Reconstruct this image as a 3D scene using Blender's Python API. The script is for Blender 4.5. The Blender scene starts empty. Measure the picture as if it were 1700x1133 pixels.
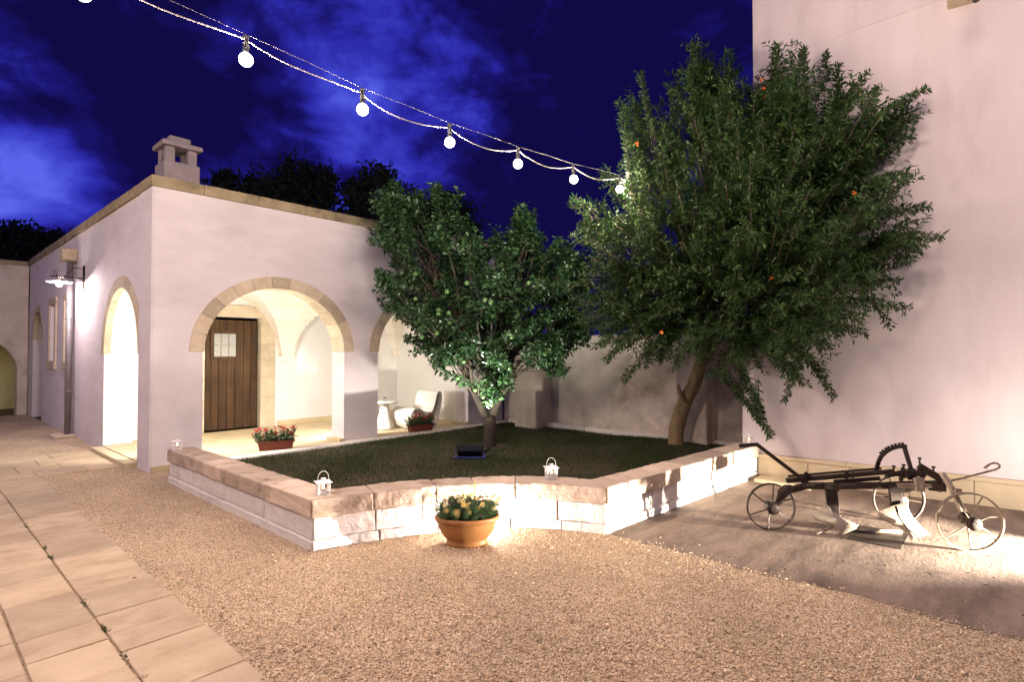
import bpy, bmesh, math, random
import numpy as np
from mathutils import Vector, Matrix, noise
R = math.radians
rnd = random.Random(7)
rng = np.random.default_rng(7)
scene = bpy.context.scene
col = scene.collection

# ------------------------------------------------------------------ camera
cam_d = bpy.data.cameras.new("camera")
cam = bpy.data.objects.new("camera", cam_d); col.objects.link(cam)
cam_d.sensor_width = 36.0; cam_d.lens = 920/1700*36
cam.location = (0, 0, 1.65); cam.rotation_euler = (R(91.15), 0, 0)
cam_d.clip_start = 0.05; cam_d.clip_end = 2000
scene.camera = cam
scene.view_settings.view_transform = 'Standard'
scene.view_settings.look = 'None'
scene.view_settings.exposure = 0.0
scene.view_settings.gamma = 1.0
scene.render.engine = 'CYCLES'
scene.cycles.use_denoising = True
scene.cycles.use_adaptive_sampling = False
scene.cycles.max_bounces = 8
scene.cycles.diffuse_bounces = 4
scene.cycles.sample_clamp_indirect = 3.0
scene.cycles.use_light_tree = True

# light levels -------------------------------------------------------------
BULB = 285.0          # watts of one festoon bulb
BULB_COL = (1.0, 0.80, 0.70)
SKY = 0.95

# ------------------------------------------------------------------ world (dusk sky with clouds)
world = bpy.data.worlds.new("World"); scene.world = world
world.use_nodes = True
nt = world.node_tree; N = nt.nodes; Lk = nt.links
for n in list(N): N.remove(n)
def nd(tree, typ, **kw):
    n = tree.nodes.new(typ)
    for k, v in kw.items():
        if k in n.inputs.keys(): n.inputs[k].default_value = v
        else: setattr(n, k, v)
    return n
def ramp(tree, stops, interp='LINEAR'):
    r = tree.nodes.new('ShaderNodeValToRGB'); cr = r.color_ramp; cr.interpolation = interp
    while len(cr.elements) < len(stops): cr.elements.new(0.5)
    for e, (p, c) in zip(cr.elements, stops):
        e.position = p; e.color = (c[0], c[1], c[2], 1) if not isinstance(c, (int, float)) else (c, c, c, 1)
    return r
wo = nd(nt, 'ShaderNodeOutputWorld'); bg = nd(nt, 'ShaderNodeBackground')
tc = nd(nt, 'ShaderNodeTexCoord')
mp = nd(nt, 'ShaderNodeMapping'); mp.inputs['Scale'].default_value = (1, 1, 1.5)
mp.inputs['Location'].default_value = (3.1, 0.4, 0.2)
Lk.new(tc.outputs['Generated'], mp.inputs['Vector'])
n1 = nd(nt, 'ShaderNodeTexNoise', Scale=3.4, Detail=9.0, Roughness=0.55, Distortion=0.25)
Lk.new(mp.outputs[0], n1.inputs['Vector'])
def blob(dx, dy, dz, lo, hi):
    v = Vector((dx, dy, dz)).normalized()
    d = nd(nt, 'ShaderNodeVectorMath', operation='DOT_PRODUCT'); d.inputs[1].default_value = v
    Lk.new(tc.outputs['Generated'], d.inputs[0])
    m = nd(nt, 'ShaderNodeMapRange', interpolation_type='SMOOTHSTEP')
    m.inputs['From Min'].default_value = lo; m.inputs['From Max'].default_value = hi
    Lk.new(d.outputs['Value'], m.inputs['Value'])
    return m.outputs[0]
def madd(a, k, b):
    m = nd(nt, 'ShaderNodeMath', operation='MULTIPLY_ADD'); m.inputs[1].default_value = k
    Lk.new(a, m.inputs[0]); 
    if isinstance(b, float): m.inputs[2].default_value = b
    else: Lk.new(b, m.inputs[2])
    return m.outputs[0]
acc = madd(blob(-0.88, 0.92, 0.41, 0.984, 0.999), 0.20, n1.outputs['Fac'])
acc = madd(blob(-0.84, 0.92, 0.20, 0.986, 0.999), 0.19, acc)
acc = madd(blob(-0.80, 0.92, 0.31, 0.990, 1.0), -0.12, acc)
n2 = nd(nt, 'ShaderNodeTexNoise', Scale=8.0, Detail=8.0, Roughness=0.6, Distortion=0.4); Lk.new(mp.outputs[0], n2.inputs['Vector'])
acc = madd(n2.outputs['Fac'], 0.62, acc)
sh = nd(nt, 'ShaderNodeMath', operation='SUBTRACT'); Lk.new(acc, sh.inputs[0]); sh.inputs[1].default_value = 0.31; acc = sh.outputs[0]
acc = madd(blob(-0.20, 0.92, 0.50, 0.955, 0.998), 0.13, acc)
acc = madd(blob(-0.45, 0.92, 0.26, 0.96, 0.998), 0.07, acc)
acc = madd(blob(-0.55, 0.92, 0.52, 0.962, 0.998), -0.16, acc)
acc = madd(blob(0.28, 0.92, 0.45, 0.93, 0.99), -0.06, acc)
acc = madd(blob(0.20, 0.92, 0.10, 0.93, 0.99), -0.08, acc)
acc = madd(acc, 1.45, -0.235)
cr = ramp(nt, [(0.36, (0.0055, 0.0035, 0.060)), (0.51, (0.011, 0.008, 0.16)), (0.63, (0.026, 0.024, 0.40)), (0.78, (0.050, 0.060, 0.62)), (0.95, (0.11, 0.14, 0.88))])
Lk.new(acc, cr.inputs[0]); Lk.new(cr.outputs[0], bg.inputs['Color'])
bg.inputs['Strength'].default_value = SKY
Lk.new(bg.outputs[0], wo.inputs['Surface'])

# ------------------------------------------------------------------ frames
A1 = math.atan2(920, 830)
C0 = Vector((-4.934, 7.587, 0)); D1 = Vector((math.cos(A1), math.sin(A1), 0)); D2 = Vector((-D1.y, D1.x, 0))
def W(t, u, z=0.0): return C0 + D1*t + D2*u + Vector((0, 0, z))
def TU(p):
    q = Vector((p[0], p[1], 0)) - C0
    return q.dot(D1), q.dot(D2)
GRID = Matrix.Translation(C0) @ Matrix.Rotation(A1, 4, 'Z')
H1 = Vector((3.24, 7.37, 0)); HA = math.atan2(-0.6087, 0.7934)
HD = Vector((math.cos(HA), math.sin(HA), 0)); HI = Vector((-HD.y, HD.x, 0))   # along wall, into the house

# ------------------------------------------------------------------ materials
def material(name, a, b=None, scale=3.0, rough=0.85, bump=0.3, bscale=40.0, detail=6.0, tint=0.0, metal=0.0,
             stretch=(1, 1, 1), spec=0.3, c=None, cscale=1.0, cpos=(0.5, 0.7), emit=None, estr=0.0, bdist=0.01, trans=0.0, bstretch=None, hue=0.0):
    m = bpy.data.materials.new(name); m.use_nodes = True
    t = m.node_tree; P = t.nodes['Principled BSDF']; L = t.links
    P.inputs['Roughness'].default_value = rough; P.inputs['Metallic'].default_value = metal
    P.inputs['Specular IOR Level'].default_value = spec
    if emit:
        P.inputs['Emission Color'].default_value = (*emit, 1); P.inputs['Emission Strength'].default_value = estr
        P.inputs['Base Color'].default_value = (*a, 1)
        if estr < 60: m.cycles.emission_sampling = 'NONE'
        return m
    tcn = nd(t, 'ShaderNodeTexCoord'); mpn = nd(t, 'ShaderNodeMapping'); mpn.inputs['Scale'].default_value = stretch
    L.new(tcn.outputs['Object'], mpn.inputs['Vector'])
    if b is None: b = tuple(x*0.8 for x in a)
    nz = nd(t, 'ShaderNodeTexNoise', Scale=scale, Detail=detail, Roughness=0.6)
    L.new(mpn.outputs[0], nz.inputs['Vector'])
    r = ramp(t, [(0.32, a), (0.68, b)]); L.new(nz.outputs['Fac'], r.inputs[0]); out = r.outputs[0]
    if c is not None:
        n3 = nd(t, 'ShaderNodeTexNoise', Scale=cscale, Detail=8.0, Roughness=0.65); L.new(mpn.outputs[0], n3.inputs['Vector'])
        r3 = ramp(t, [(cpos[0], 0.0), (cpos[1], 1.0)]); L.new(n3.outputs['Fac'], r3.inputs[0])
        mx = nd(t, 'ShaderNodeMix', data_type='RGBA'); L.new(r3.outputs[0], mx.inputs['Factor'])
        L.new(out, mx.inputs['A']); mx.inputs['B'].default_value = (*c, 1); out = mx.outputs['Result']
    if tint:
        at = nd(t, 'ShaderNodeAttribute', attribute_name='tint')
        mr = nd(t, 'ShaderNodeMapRange'); mr.inputs['To Min'].default_value = 1-tint; mr.inputs['To Max'].default_value = 1+tint
        L.new(at.outputs['Fac'], mr.inputs['Value'])
        hs = nd(t, 'ShaderNodeHueSaturation'); L.new(out, hs.inputs['Color']); L.new(mr.outputs[0], hs.inputs['Value']); out = hs.outputs[0]
        if hue:
            mh = nd(t, 'ShaderNodeMapRange'); mh.inputs['To Min'].default_value = 0.5+hue*.6; mh.inputs['To Max'].default_value = 0.5-hue; L.new(at.outputs['Fac'], mh.inputs['Value']); L.new(mh.outputs[0], hs.inputs['Hue'])
    L.new(out, P.inputs['Base Color'])
    if bump:
        nb = nd(t, 'ShaderNodeTexNoise', Scale=bscale, Detail=7.0, Roughness=0.65)
        if bstretch:
            mp2 = nd(t, 'ShaderNodeMapping'); mp2.inputs['Scale'].default_value = bstretch; L.new(tcn.outputs['Object'], mp2.inputs['Vector']); L.new(mp2.outputs[0], nb.inputs['Vector'])
        else: L.new(mpn.outputs[0], nb.inputs['Vector'])
        bp = nd(t, 'ShaderNodeBump', Strength=bump, Distance=bdist); L.new(nb.outputs['Fac'], bp.inputs['Height']); L.new(bp.outputs[0], P.inputs['Normal'])
    if trans:
        tr = nd(t, 'ShaderNodeBsdfTranslucent'); L.new(out, tr.inputs['Color'])
        ms = nd(t, 'ShaderNodeMixShader'); ms.inputs[0].default_value = trans
        L.new(P.outputs[0], ms.inputs[1]); L.new(tr.outputs[0], ms.inputs[2])
        L.new(ms.outputs[0], t.nodes['Material Output'].inputs['Surface'])
    return m
M = {}
M['limewash'] = material('limewash_plaster', (0.70, 0.645, 0.635), (0.61, 0.555, 0.545), 1.3, 0.9, 0.22, 14, stretch=(1, 1, 2.6), c=(0.54, 0.48, 0.46), cscale=1.4, cpos=(0.54, 0.80), bdist=0.008)
M['interior'] = material('porch_plaster', (0.76, 0.735, 0.695), (0.70, 0.67, 0.625), 1.5, 0.9, 0.2, 25)
M['vault'] = material('vault_stone', (0.80, 0.75, 0.66), (0.72, 0.65, 0.52), 2.2, 0.9, 0.3, 30, stretch=(1, 1, 3))
M['house'] = material('house_plaster', (0.67, 0.585, 0.565), (0.58, 0.495, 0.475), 1.1, 0.9, 0.3, 14, stretch=(1.7, 1.7, 0.5), c=(0.49, 0.41, 0.395), cscale=1.2, cpos=(0.52, 0.80), bdist=0.008)
M['oldwall'] = material('weathered_plaster', (0.70, 0.62, 0.52), (0.52, 0.44, 0.34), 1.6, 0.92, 0.5, 12, c=(0.26, 0.20, 0.14), cscale=0.8, cpos=(0.52, 0.76))
M['stone'] = material('tufa_stone', (0.58, 0.485, 0.345), (0.46, 0.375, 0.25), 6, 0.9, 0.45, 45, tint=0.18, c=(0.30, 0.22, 0.13), cscale=2.5, cpos=(0.58, 0.8))
M['parapet'] = material('parapet_stone', (0.36, 0.295, 0.175), (0.25, 0.20, 0.11), 4, 0.9, 0.6, 30, tint=0.16, c=(0.11, 0.095, 0.055), cscale=3.5, cpos=(0.50, 0.70))
M['coping'] = material('coping_stone', (0.55, 0.435, 0.325), (0.42, 0.32, 0.23), 5, 0.92, 0.6, 55, tint=0.22, c=(0.20, 0.13, 0.075), cscale=4, cpos=(0.55, 0.75))
M['whiteblock'] = material('limewashed_block', (0.80, 0.745, 0.67), (0.69, 0.62, 0.53), 7, 0.92, 0.8, 60, tint=0.06, c=(0.48, 0.37, 0.25), cscale=3, cpos=(0.60, 0.78))
M['skirt'] = material('skirting_stone', (0.60, 0.49, 0.32), (0.52, 0.42, 0.27), 4, 0.85, 0.3, 40, tint=0.08)
M['floor'] = material('porch_floor_stone', (0.60, 0.49, 0.30), (0.48, 0.38, 0.22), 3, 0.5, 0.12, 20, tint=0.13, spec=0.45)
M['slab'] = material('paving_stone', (0.51, 0.395, 0.255), (0.40, 0.30, 0.19), 2.2, 0.75, 0.5, 28, tint=0.15, c=(0.30, 0.20, 0.11), cscale=2.6, cpos=(0.50, 0.78), stretch=(1, 1.6, 1))
M['earth'] = material('earth', (0.16, 0.115, 0.075), (0.10, 0.07, 0.045), 4, 0.95, 0.5, 60)
M['concrete'] = material('brushed_concrete', (0.27, 0.195, 0.14), (0.17, 0.12, 0.085), 4.0, 0.6, 0.35, 26, stretch=(0.65, 1.9, 1), c=(0.085, 0.060, 0.042), cscale=2.3, cpos=(0.46, 0.68), spec=0.4, bdist=0.012, bstretch=(0.75, 1.25, 1))
M['lawn'] = material('lawn_soil', (0.030, 0.034, 0.014), (0.075, 0.050, 0.030), 2.2, 0.95, 0.5, 60)
M['grass'] = material('grass_blades', (0.026, 0.052, 0.014), (0.050, 0.060, 0.020), 1.3, 0.8, 0, tint=0.4, trans=0.15, spec=0.1)
M['door'] = material('door_wood', (0.070, 0.034, 0.011), (0.026, 0.012, 0.004), 2.5, 0.75, 0.5, 30, stretch=(7, 7, 0.7), tint=0.25)
M['iron'] = material('dark_iron', (0.022, 0.015, 0.011), (0.042, 0.024, 0.015), 14, 0.5, 0.35, 90, metal=0.4)
M['steel'] = material('worn_steel', (0.36, 0.30, 0.22), (0.20, 0.145, 0.095), 9, 0.42, 0.25, 60, metal=0.45)
M['board'] = material('lit_board', (0.44, 0.37, 0.27), (0.30, 0.24, 0.165), 7, 0.5, 0.2, 50, metal=0.15)  # lamplight on the mouldboards put into this paler colour
M['shaderim'] = material('shaded_wheel_iron', (0.055, 0.038, 0.026), (0.035, 0.022, 0.015), 15, 0.5, 0.3, 80, metal=0.4)  # shade on the rear and far wheels put into the rim colour
M['rustrim'] = material('wheel_iron', (0.20, 0.15, 0.10), (0.10, 0.065, 0.04), 15, 0.45, 0.3, 80, metal=0.45)
M['pipe'] = material('zinc_pipe', (0.30, 0.27, 0.27), (0.22, 0.20, 0.20), 5, 0.5, 0.1, 30, metal=0.5)
M['white_metal'] = material('white_enamel', (0.80, 0.77, 0.74), (0.74, 0.70, 0.66), 10, 0.4, 0.05, 50)
M['wax'] = material('candle_wax', (0.85, 0.78, 0.62), None, 5, 0.5, 0)
M['flame'] = material('flame', (1, .6, .25), emit=(1.0, 0.62, 0.30), estr=45)
M['terracotta'] = material('terracotta_plastic', (0.36, 0.165, 0.052), (0.29, 0.125, 0.038), 5, 0.5, 0.1, 60)
M['trough'] = material('brown_trough', (0.16, 0.045, 0.022), (0.12, 0.03, 0.016), 5, 0.5, 0.08, 60)
M['soil'] = material('soil', (0.04, 0.026, 0.016), (0.025, 0.016, 0.01), 20, 0.95, 0.6, 80)
M['plastic'] = material('white_plastic', (0.78, 0.74, 0.66), (0.76, 0.71, 0.62), 3, 0.45, 0.02, 40)
M['black'] = material('black_paint', (0.010, 0.010, 0.012), (0.016, 0.016, 0.02), 10, 0.8, 0.1, 50, spec=0.1)
M['bluebar'] = material('blue_black_paint', (0.02, 0.02, 0.12), (0.03, 0.03, 0.16), 10, 0.3, 0.05, 50, spec=0.6)
M['bark'] = material('bark', (0.20, 0.14, 0.075), (0.095, 0.064, 0.034), 9, 0.9, 0.8, 45, stretch=(1, 1, 0.35), bdist=0.02)
M['shadebark'] = material('shade_bark', (0.042, 0.031, 0.020), (0.022, 0.016, 0.011), 9, 0.9, 0.8, 45, stretch=(1, 1, 0.35), bdist=0.02)  # shade on the citrus trunk put into the bark colour
M['litbark'] = material('lit_bark', (0.33, 0.235, 0.12), (0.17, 0.115, 0.06), 7, 0.9, 0.9, 40, stretch=(1, 1, 0.35), bdist=0.025)  # lamplight on the pomegranate trunk put into the bark colour
M['twig'] = material('twig_bark', (0.075, 0.062, 0.04), (0.045, 0.036, 0.022), 9, 0.85, 0.2, 50)
M['citrus'] = material('citrus_leaf', (0.022, 0.064, 0.022), (0.036, 0.090, 0.027), 3, 0.30, 0, tint=0.5, trans=0.12, spec=0.6, hue=0.025)
M['pome'] = material('pomegranate_leaf', (0.014, 0.045, 0.009), (0.030, 0.068, 0.013), 3, 0.5, 0, tint=0.55, trans=0.14, spec=0.25, hue=0.03)
M['farleaf'] = material('far_leaf', (0.030, 0.040, 0.026), (0.018, 0.024, 0.016), 1, 0.8, 0, tint=0.4)
M['potleaf'] = material('pot_leaf', (0.055, 0.105, 0.040), (0.075, 0.13, 0.05), 8, 0.5, 0, tint=0.4, trans=0.2)
M['greenfruit'] = material('green_fruit', (0.09, 0.20, 0.05), (0.07, 0.16, 0.04), 12, 0.4, 0.1, 120, spec=0.5)
M['orange_flower'] = material('orange_flower', (0.75, 0.20, 0.03), (0.60, 0.14, 0.02), 20, 0.6, 0)
M['yellow_petal'] = material('yellow_petal', (0.85, 0.60, 0.10), (0.90, 0.72, 0.36), 9, 0.6, 0, trans=0.3)
M['wine_petal'] = material('closed_flower', (0.16, 0.03, 0.02), (0.24, 0.06, 0.03), 20, 0.6, 0)
M['red_petal'] = material('red_petal', (0.55, 0.06, 0.045), (0.42, 0.04, 0.035), 14, 0.6, 0, trans=0.25)
M['bulb'] = material('bulb_glass', (1, 1, 1), emit=(1.0, 0.93, 0.95), estr=14)
M['cable'] = material('cable_sheath', (0.26, 0.23, 0.22), (0.2, 0.18, 0.17), 5, 0.4, 0, spec=0.5)
M['rubber'] = material('black_rubber', (0.02, 0.02, 0.02), (0.03, 0.03, 0.03), 10, 0.5, 0)
M['wire'] = material('steel_wire', (0.35, 0.33, 0.33), (0.3, 0.28, 0.28), 5, 0.35, 0, metal=0.8)
M['pane'] = material('lit_pane', (0.34, 0.34, 0.31), (0.24, 0.24, 0.22), 30, 0.25, 0.2, 60)
M['frame_wood'] = material('window_wood', (0.30, 0.22, 0.15), (0.2, 0.14, 0.09), 6, 0.6, 0.2, 40)
M['darkroom'] = material('dark_wood_panel', (0.16, 0.12, 0.10), (0.11, 0.08, 0.065), 3, 0.7, 0.2, 30)
M['litter'] = material('dry_leaf', (0.11, 0.065, 0.03), (0.06, 0.035, 0.018), 9, 0.8, 0, tint=0.4)
M['chim'] = material('shaded_chimney_stone', (0.27, 0.225, 0.225), (0.20, 0.165, 0.165), 6, 0.9, 0.5, 30)  # weaker light on the white chimney put into a darker colour
M['glass'] = material('clear_glass', (0.9, 0.9, 0.9), None, 5, 0.05, 0)
M['glass'].node_tree.nodes['Principled BSDF'].inputs['Transmission Weight'].default_value = 0.95
M['dark_plate'] = material('dark_plate_metal', (0.055, 0.04, 0.028), (0.035, 0.026, 0.018), 8, 0.5, 0.3, 60, metal=0.3)

# gravel: voronoi stones
def gravel_material():
    m = bpy.data.materials.new('gravel_stones'); m.use_nodes = True
    t = m.node_tree; P = t.nodes['Principled BSDF']; L = t.links
    P.inputs['Roughness'].default_value = 0.85; P.inputs['Specular IOR Level'].default_value = 0.25
    tcn = nd(t, 'ShaderNodeTexCoord')
    v = nd(t, 'ShaderNodeTexVoronoi', Scale=105.0); L.new(tcn.outputs['Object'], v.inputs['Vector'])
    sep = nd(t, 'ShaderNodeSeparateColor'); L.new(v.outputs['Color'], sep.inputs[0])
    r = ramp(t, [(0.0, (0.20, 0.135, 0.07)), (0.3, (0.52, 0.375, 0.22)), (0.75, (0.71, 0.54, 0.34)), (1.0, (0.84, 0.72, 0.55))])
    L.new(sep.outputs[0], r.inputs[0])
    n3 = nd(t, 'ShaderNodeTexNoise', Scale=1.1, Detail=5.0); L.new(tcn.outputs['Object'], n3.inputs['Vector'])
    r3 = ramp(t, [(0.3, 0.74), (0.7, 1.10)]); L.new(n3.outputs['Fac'], r3.inputs[0])
    mx = nd(t, 'ShaderNodeMix', data_type='RGBA', blend_type='MULTIPLY'); mx.inputs['Factor'].default_value = 1
    L.new(r.outputs[0], mx.inputs['A']); L.new(r3.outputs[0], mx.inputs['B']); L.new(mx.outputs['Result'], P.inputs['Base Color'])
    inv = nd(t, 'ShaderNodeMath', operation='SUBTRACT'); inv.inputs[0].default_value = 1.0; L.new(v.outputs['Distance'], inv.inputs[1])
    bp = nd(t, 'ShaderNodeBump', Strength=0.9, Distance=0.012); L.new(inv.outputs[0], bp.inputs['Height']); L.new(bp.outputs[0], P.inputs['Normal'])
    return m
M['gravel'] = gravel_material()
M['pebble'] = material('pebbles', (0.67, 0.50, 0.32), (0.58, 0.42, 0.255), 3, 0.85, 0.2, 150, tint=0.5)

# ------------------------------------------------------------------ mesh builder
class MB:
    def __init__(s): s.v = []; s.f = []; s.t = []
    def add(s, vs, fs, tint=0.5, mat=None):
        o = len(s.v)
        s.v += [tuple(mat @ Vector(p)) if mat is not None else tuple(p) for p in vs]
        s.f += [tuple(i+o for i in f) for f in fs]; s.t += [tint]*len(fs)
    def box(s, a, b, tint=0.5, mat=None):
        x0, y0, z0 = a; x1, y1, z1 = b
        s.add([(x0,y0,z0),(x1,y0,z0),(x1,y1,z0),(x0,y1,z0),(x0,y0,z1),(x1,y0,z1),(x1,y1,z1),(x0,y1,z1)],
              [(3,2,1,0),(4,5,6,7),(0,1,5,4),(1,2,6,5),(2,3,7,6),(3,0,4,7)], tint, mat)
    def hexa(s, p, tint=0.5, mat=None):   # 8 corners: bottom 4, top 4
        s.add(p, [(3,2,1,0),(4,5,6,7),(0,1,5,4),(1,2,6,5),(2,3,7,6),(3,0,4,7)], tint, mat)
    def bar(s, p, q, w, h=None, up=(0,0,1), tint=0.5, mat=None):
        p = Vector(p); q = Vector(q); h = h or w; d = (q-p).normalized(); up = Vector(up)
        if abs(d.dot(up)) > 0.97: up = Vector((1,0,0))
        a = d.cross(up).normalized(); b = a.cross(d)
        a *= w/2; b *= h/2
        s.hexa([p-a-b, p+a-b, q+a-b, q-a-b, p-a+b, p+a+b, q+a+b, q-a+b], tint, mat)
    def tube(s, pts, rad, n=8, tint=0.5, mat=None, caps=True):
        pts = [Vector(p) for p in pts]
        if not hasattr(rad, '__len__'): rad = [rad]*len(pts)
        vs = []; fs = []; prev = None
        for i, p in enumerate(pts):
            d = (pts[min(i+1, len(pts)-1)] - pts[max(i-1, 0)]).normalized()
            if prev is None:
                up = Vector((0,0,1)) if abs(d.z) < 0.9 else Vector((1,0,0))
                a = d.cross(up).normalized()
            else:
                a = prev - d*prev.dot(d)
                a = a.normalized() if a.length > 1e-6 else d.orthogonal().normalized()
            prev = a; b = d.cross(a)
            for k in range(n):
                th = 2*math.pi*k/n
                vs.append(p + (a*math.cos(th)+b*math.sin(th))*rad[i])
        for i in range(len(pts)-1):
            for k in range(n):
                k2 = (k+1) % n
                fs.append((i*n+k, i*n+k2, (i+1)*n+k2, (i+1)*n+k))
        if caps:
            fs.append(tuple(reversed(range(n)))); fs.append(tuple((len(pts)-1)*n+k for k in range(n)))
        s.add(vs, fs, tint, mat)
    def lathe(s, prof, n=24, tint=0.5, mat=None, sx=1.0, sy=1.0, caps=True):
        vs = []; fs = []
        for r, z in prof:
            for k in range(n):
                th = 2*math.pi*k/n; vs.append((r*math.cos(th)*sx, r*math.sin(th)*sy, z))
        for i in range(len(prof)-1):
            for k in range(n):
                k2 = (k+1) % n; fs.append((i*n+k, i*n+k2, (i+1)*n+k2, (i+1)*n+k))
        if caps:
            fs.append(tuple(reversed(range(n)))); fs.append(tuple((len(prof)-1)*n+k for k in range(n)))
        s.add(vs, fs, tint, mat)
    def ring(s, c, axis, r, rad, n=40, m=6, sq=None, tint=0.5):
        axis = Vector(axis).normalized(); a = axis.orthogonal().normalized(); b = axis.cross(a); c = Vector(c)
        vs = []; fs = []
        for i in range(n):
            th = 2*math.pi*i/n; e = a*math.cos(th)+b*math.sin(th)
            if sq:   # flat tyre section: width along axis, thickness radial
                w, h = sq
                for (x, y) in ((-w/2,-h/2),(w/2,-h/2),(w/2,h/2),(-w/2,h/2)): vs.append(c+e*(r+y)+axis*x)
                mm = 4
            else:
                mm = m
                for k in range(m):
                    ph = 2*math.pi*k/m; vs.append(c+e*(r+rad*math.cos(ph))+axis*(rad*math.sin(ph)))
        for i in range(n):
            i2 = (i+1) % n
            for k in range(mm):
                k2 = (k+1) % mm; fs.append((i*mm+k, i2*mm+k, i2*mm+k2, i*mm+k2))
        s.add(vs, fs, tint)
    def build(s, name, mat, parent=None, smooth=False, bevel=0.0, mw=None, segs=1, merge=False):
        me = bpy.data.meshes.new(name); me.from_pydata(s.v, [], s.f); me.update()
        if merge:
            bm = bmesh.new(); bm.from_mesh(me); bmesh.ops.remove_doubles(bm, verts=bm.verts, dist=1e-5); bmesh.ops.recalc_face_normals(bm, faces=bm.faces); bm.to_mesh(me); bm.free(); s.t = [0.5]*len(me.polygons)
        at = me.attributes.new('tint', 'FLOAT', 'FACE'); at.data.foreach_set('value', np.array(s.t, dtype=np.float32))
        if smooth: me.polygons.foreach_set('use_smooth', [True]*len(me.polygons))
        me.materials.append(mat)
        o = bpy.data.objects.new(name, me); col.objects.link(o)
        if mw is not None: o.matrix_world = mw
        if parent is not None: o.parent = parent
        if bevel:
            bv = o.modifiers.new('bevel', 'BEVEL'); bv.width = bevel; bv.segments = segs; bv.limit_method = 'ANGLE'
        return o
def mesh_np(name, V, F, mat, parent=None, tint=None, mw=None):
    """V (n,3) verts, F (m,k) faces of one size."""
    me = bpy.data.meshes.new(name); V = np.asarray(V, np.float32); F = np.asarray(F, np.int32); k = F.shape[1]
    me.vertices.add(len(V)); me.vertices.foreach_set('co', V.ravel())
    me.loops.add(F.size); me.loops.foreach_set('vertex_index', F.ravel())
    me.polygons.add(len(F)); me.polygons.foreach_set('loop_start', np.arange(0, F.size, k, dtype=np.int32))
    me.polygons.foreach_set('loop_total', np.full(len(F), k, np.int32))
    me.update(calc_edges=True)
    at = me.attributes.new('tint', 'FLOAT', 'FACE')
    at.data.foreach_set('value', np.asarray(tint if tint is not None else np.full(len(F), .5), np.float32))
    me.materials.append(mat)
    o = bpy.data.objects.new(name, me); col.objects.link(o)
    if mw is not None: o.matrix_world = mw
    if parent is not None: o.parent = parent
    return o
def rough(o, size, strength, levels=3):
    sd = o.modifiers.new('subdivide', 'SUBSURF'); sd.subdivision_type = 'SIMPLE'; sd.levels = levels; sd.render_levels = levels
    tx = bpy.data.textures.new('stone_noise', 'CLOUDS'); tx.noise_scale = size; tx.noise_depth = 3
    dp = o.modifiers.new('roughen', 'DISPLACE'); dp.texture = tx; dp.strength = strength; dp.mid_level = 0.5; dp.texture_coords = 'GLOBAL'
def tag(o, label=None, cat=None, group=None, kind=None):
    if label: o['label'] = label
    if cat: o['category'] = cat
    if group: o['group'] = group
    if kind: o['kind'] = kind
    return o
def thing(name, label, cat, loc=(0,0,0), rz=0.0, group=None):
    o = bpy.data.objects.new(name, None); col.objects.link(o); o.empty_display_size = 0.2
    o.location = loc; o.rotation_euler = (0, 0, rz)
    return tag(o, label, cat, group)
def copy_tree(o, parent=None):
    c = o.copy(); col.objects.link(c)
    if parent is not None: c.parent = parent
    for ch in list(o.children): copy_tree(ch, c)
    return c
def arch_z(x, c, a, zs, rise): return zs + rise*math.sqrt(max(0.0, 1-((x-c)/a)**2))
def wall_open(mb, x0, x1, z0, z1, y0, y1, ops, tint=0.5, n=28):
    """wall along x with openings (xa, xb, spring, rise, base)."""
    ops = sorted(ops); xs = x0
    def quad(a, b, c, d): mb.add([a, b, c, d], [(0,1,2,3)], tint)
    def slab(xa, xb, za, zb, zc, zd):
        quad((xa,y0,za),(xb,y0,zb),(xb,y0,zc),(xa,y0,zd)); quad((xb,y1,zb),(xa,y1,za),(xa,y1,zd),(xb,y1,zc))
    for (xa, xb, zs, rise, zb) in ops:
        if xa > xs: slab(xs, xa, z0, z0, z1, z1)
        c = (xa+xb)/2; a = (xb-xa)/2
        k = n if rise > 0 else 1
        X = [c - a*math.cos(math.pi*i/k) for i in range(k+1)]
        Z = [arch_z(x, c, a, zs, rise) if rise > 0 else zs for x in X]
        for i in range(k):
            slab(X[i], X[i+1], Z[i], Z[i+1], z1, z1)
            quad((X[i],y1,Z[i]),(X[i+1],y1,Z[i+1]),(X[i+1],y0,Z[i+1]),(X[i],y0,Z[i]))
        quad((xa,y0,zb),(xa,y1,zb),(xa,y1,zs),(xa,y0,zs)); quad((xb,y1,zb),(xb,y0,zb),(xb,y0,zs),(xb,y1,zs))
        if zb > z0:
            slab(xa, xb, z0, z0, zb, zb); quad((xa,y0,zb),(xb,y0,zb),(xb,y1,zb),(xa,y1,zb))
        xs = xb
    if xs < x1: slab(xs, x1, z0, z0, z1, z1)
    quad((x0,y0,z1),(x1,y0,z1),(x1,y1,z1),(x0,y1,z1))
    quad((x0,y1,z0),(x0,y0,z0),(x0,y0,z1),(x0,y1,z1)); quad((x1,y0,z0),(x1,y1,z0),(x1,y1,z1),(x1,y0,z1))
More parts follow.
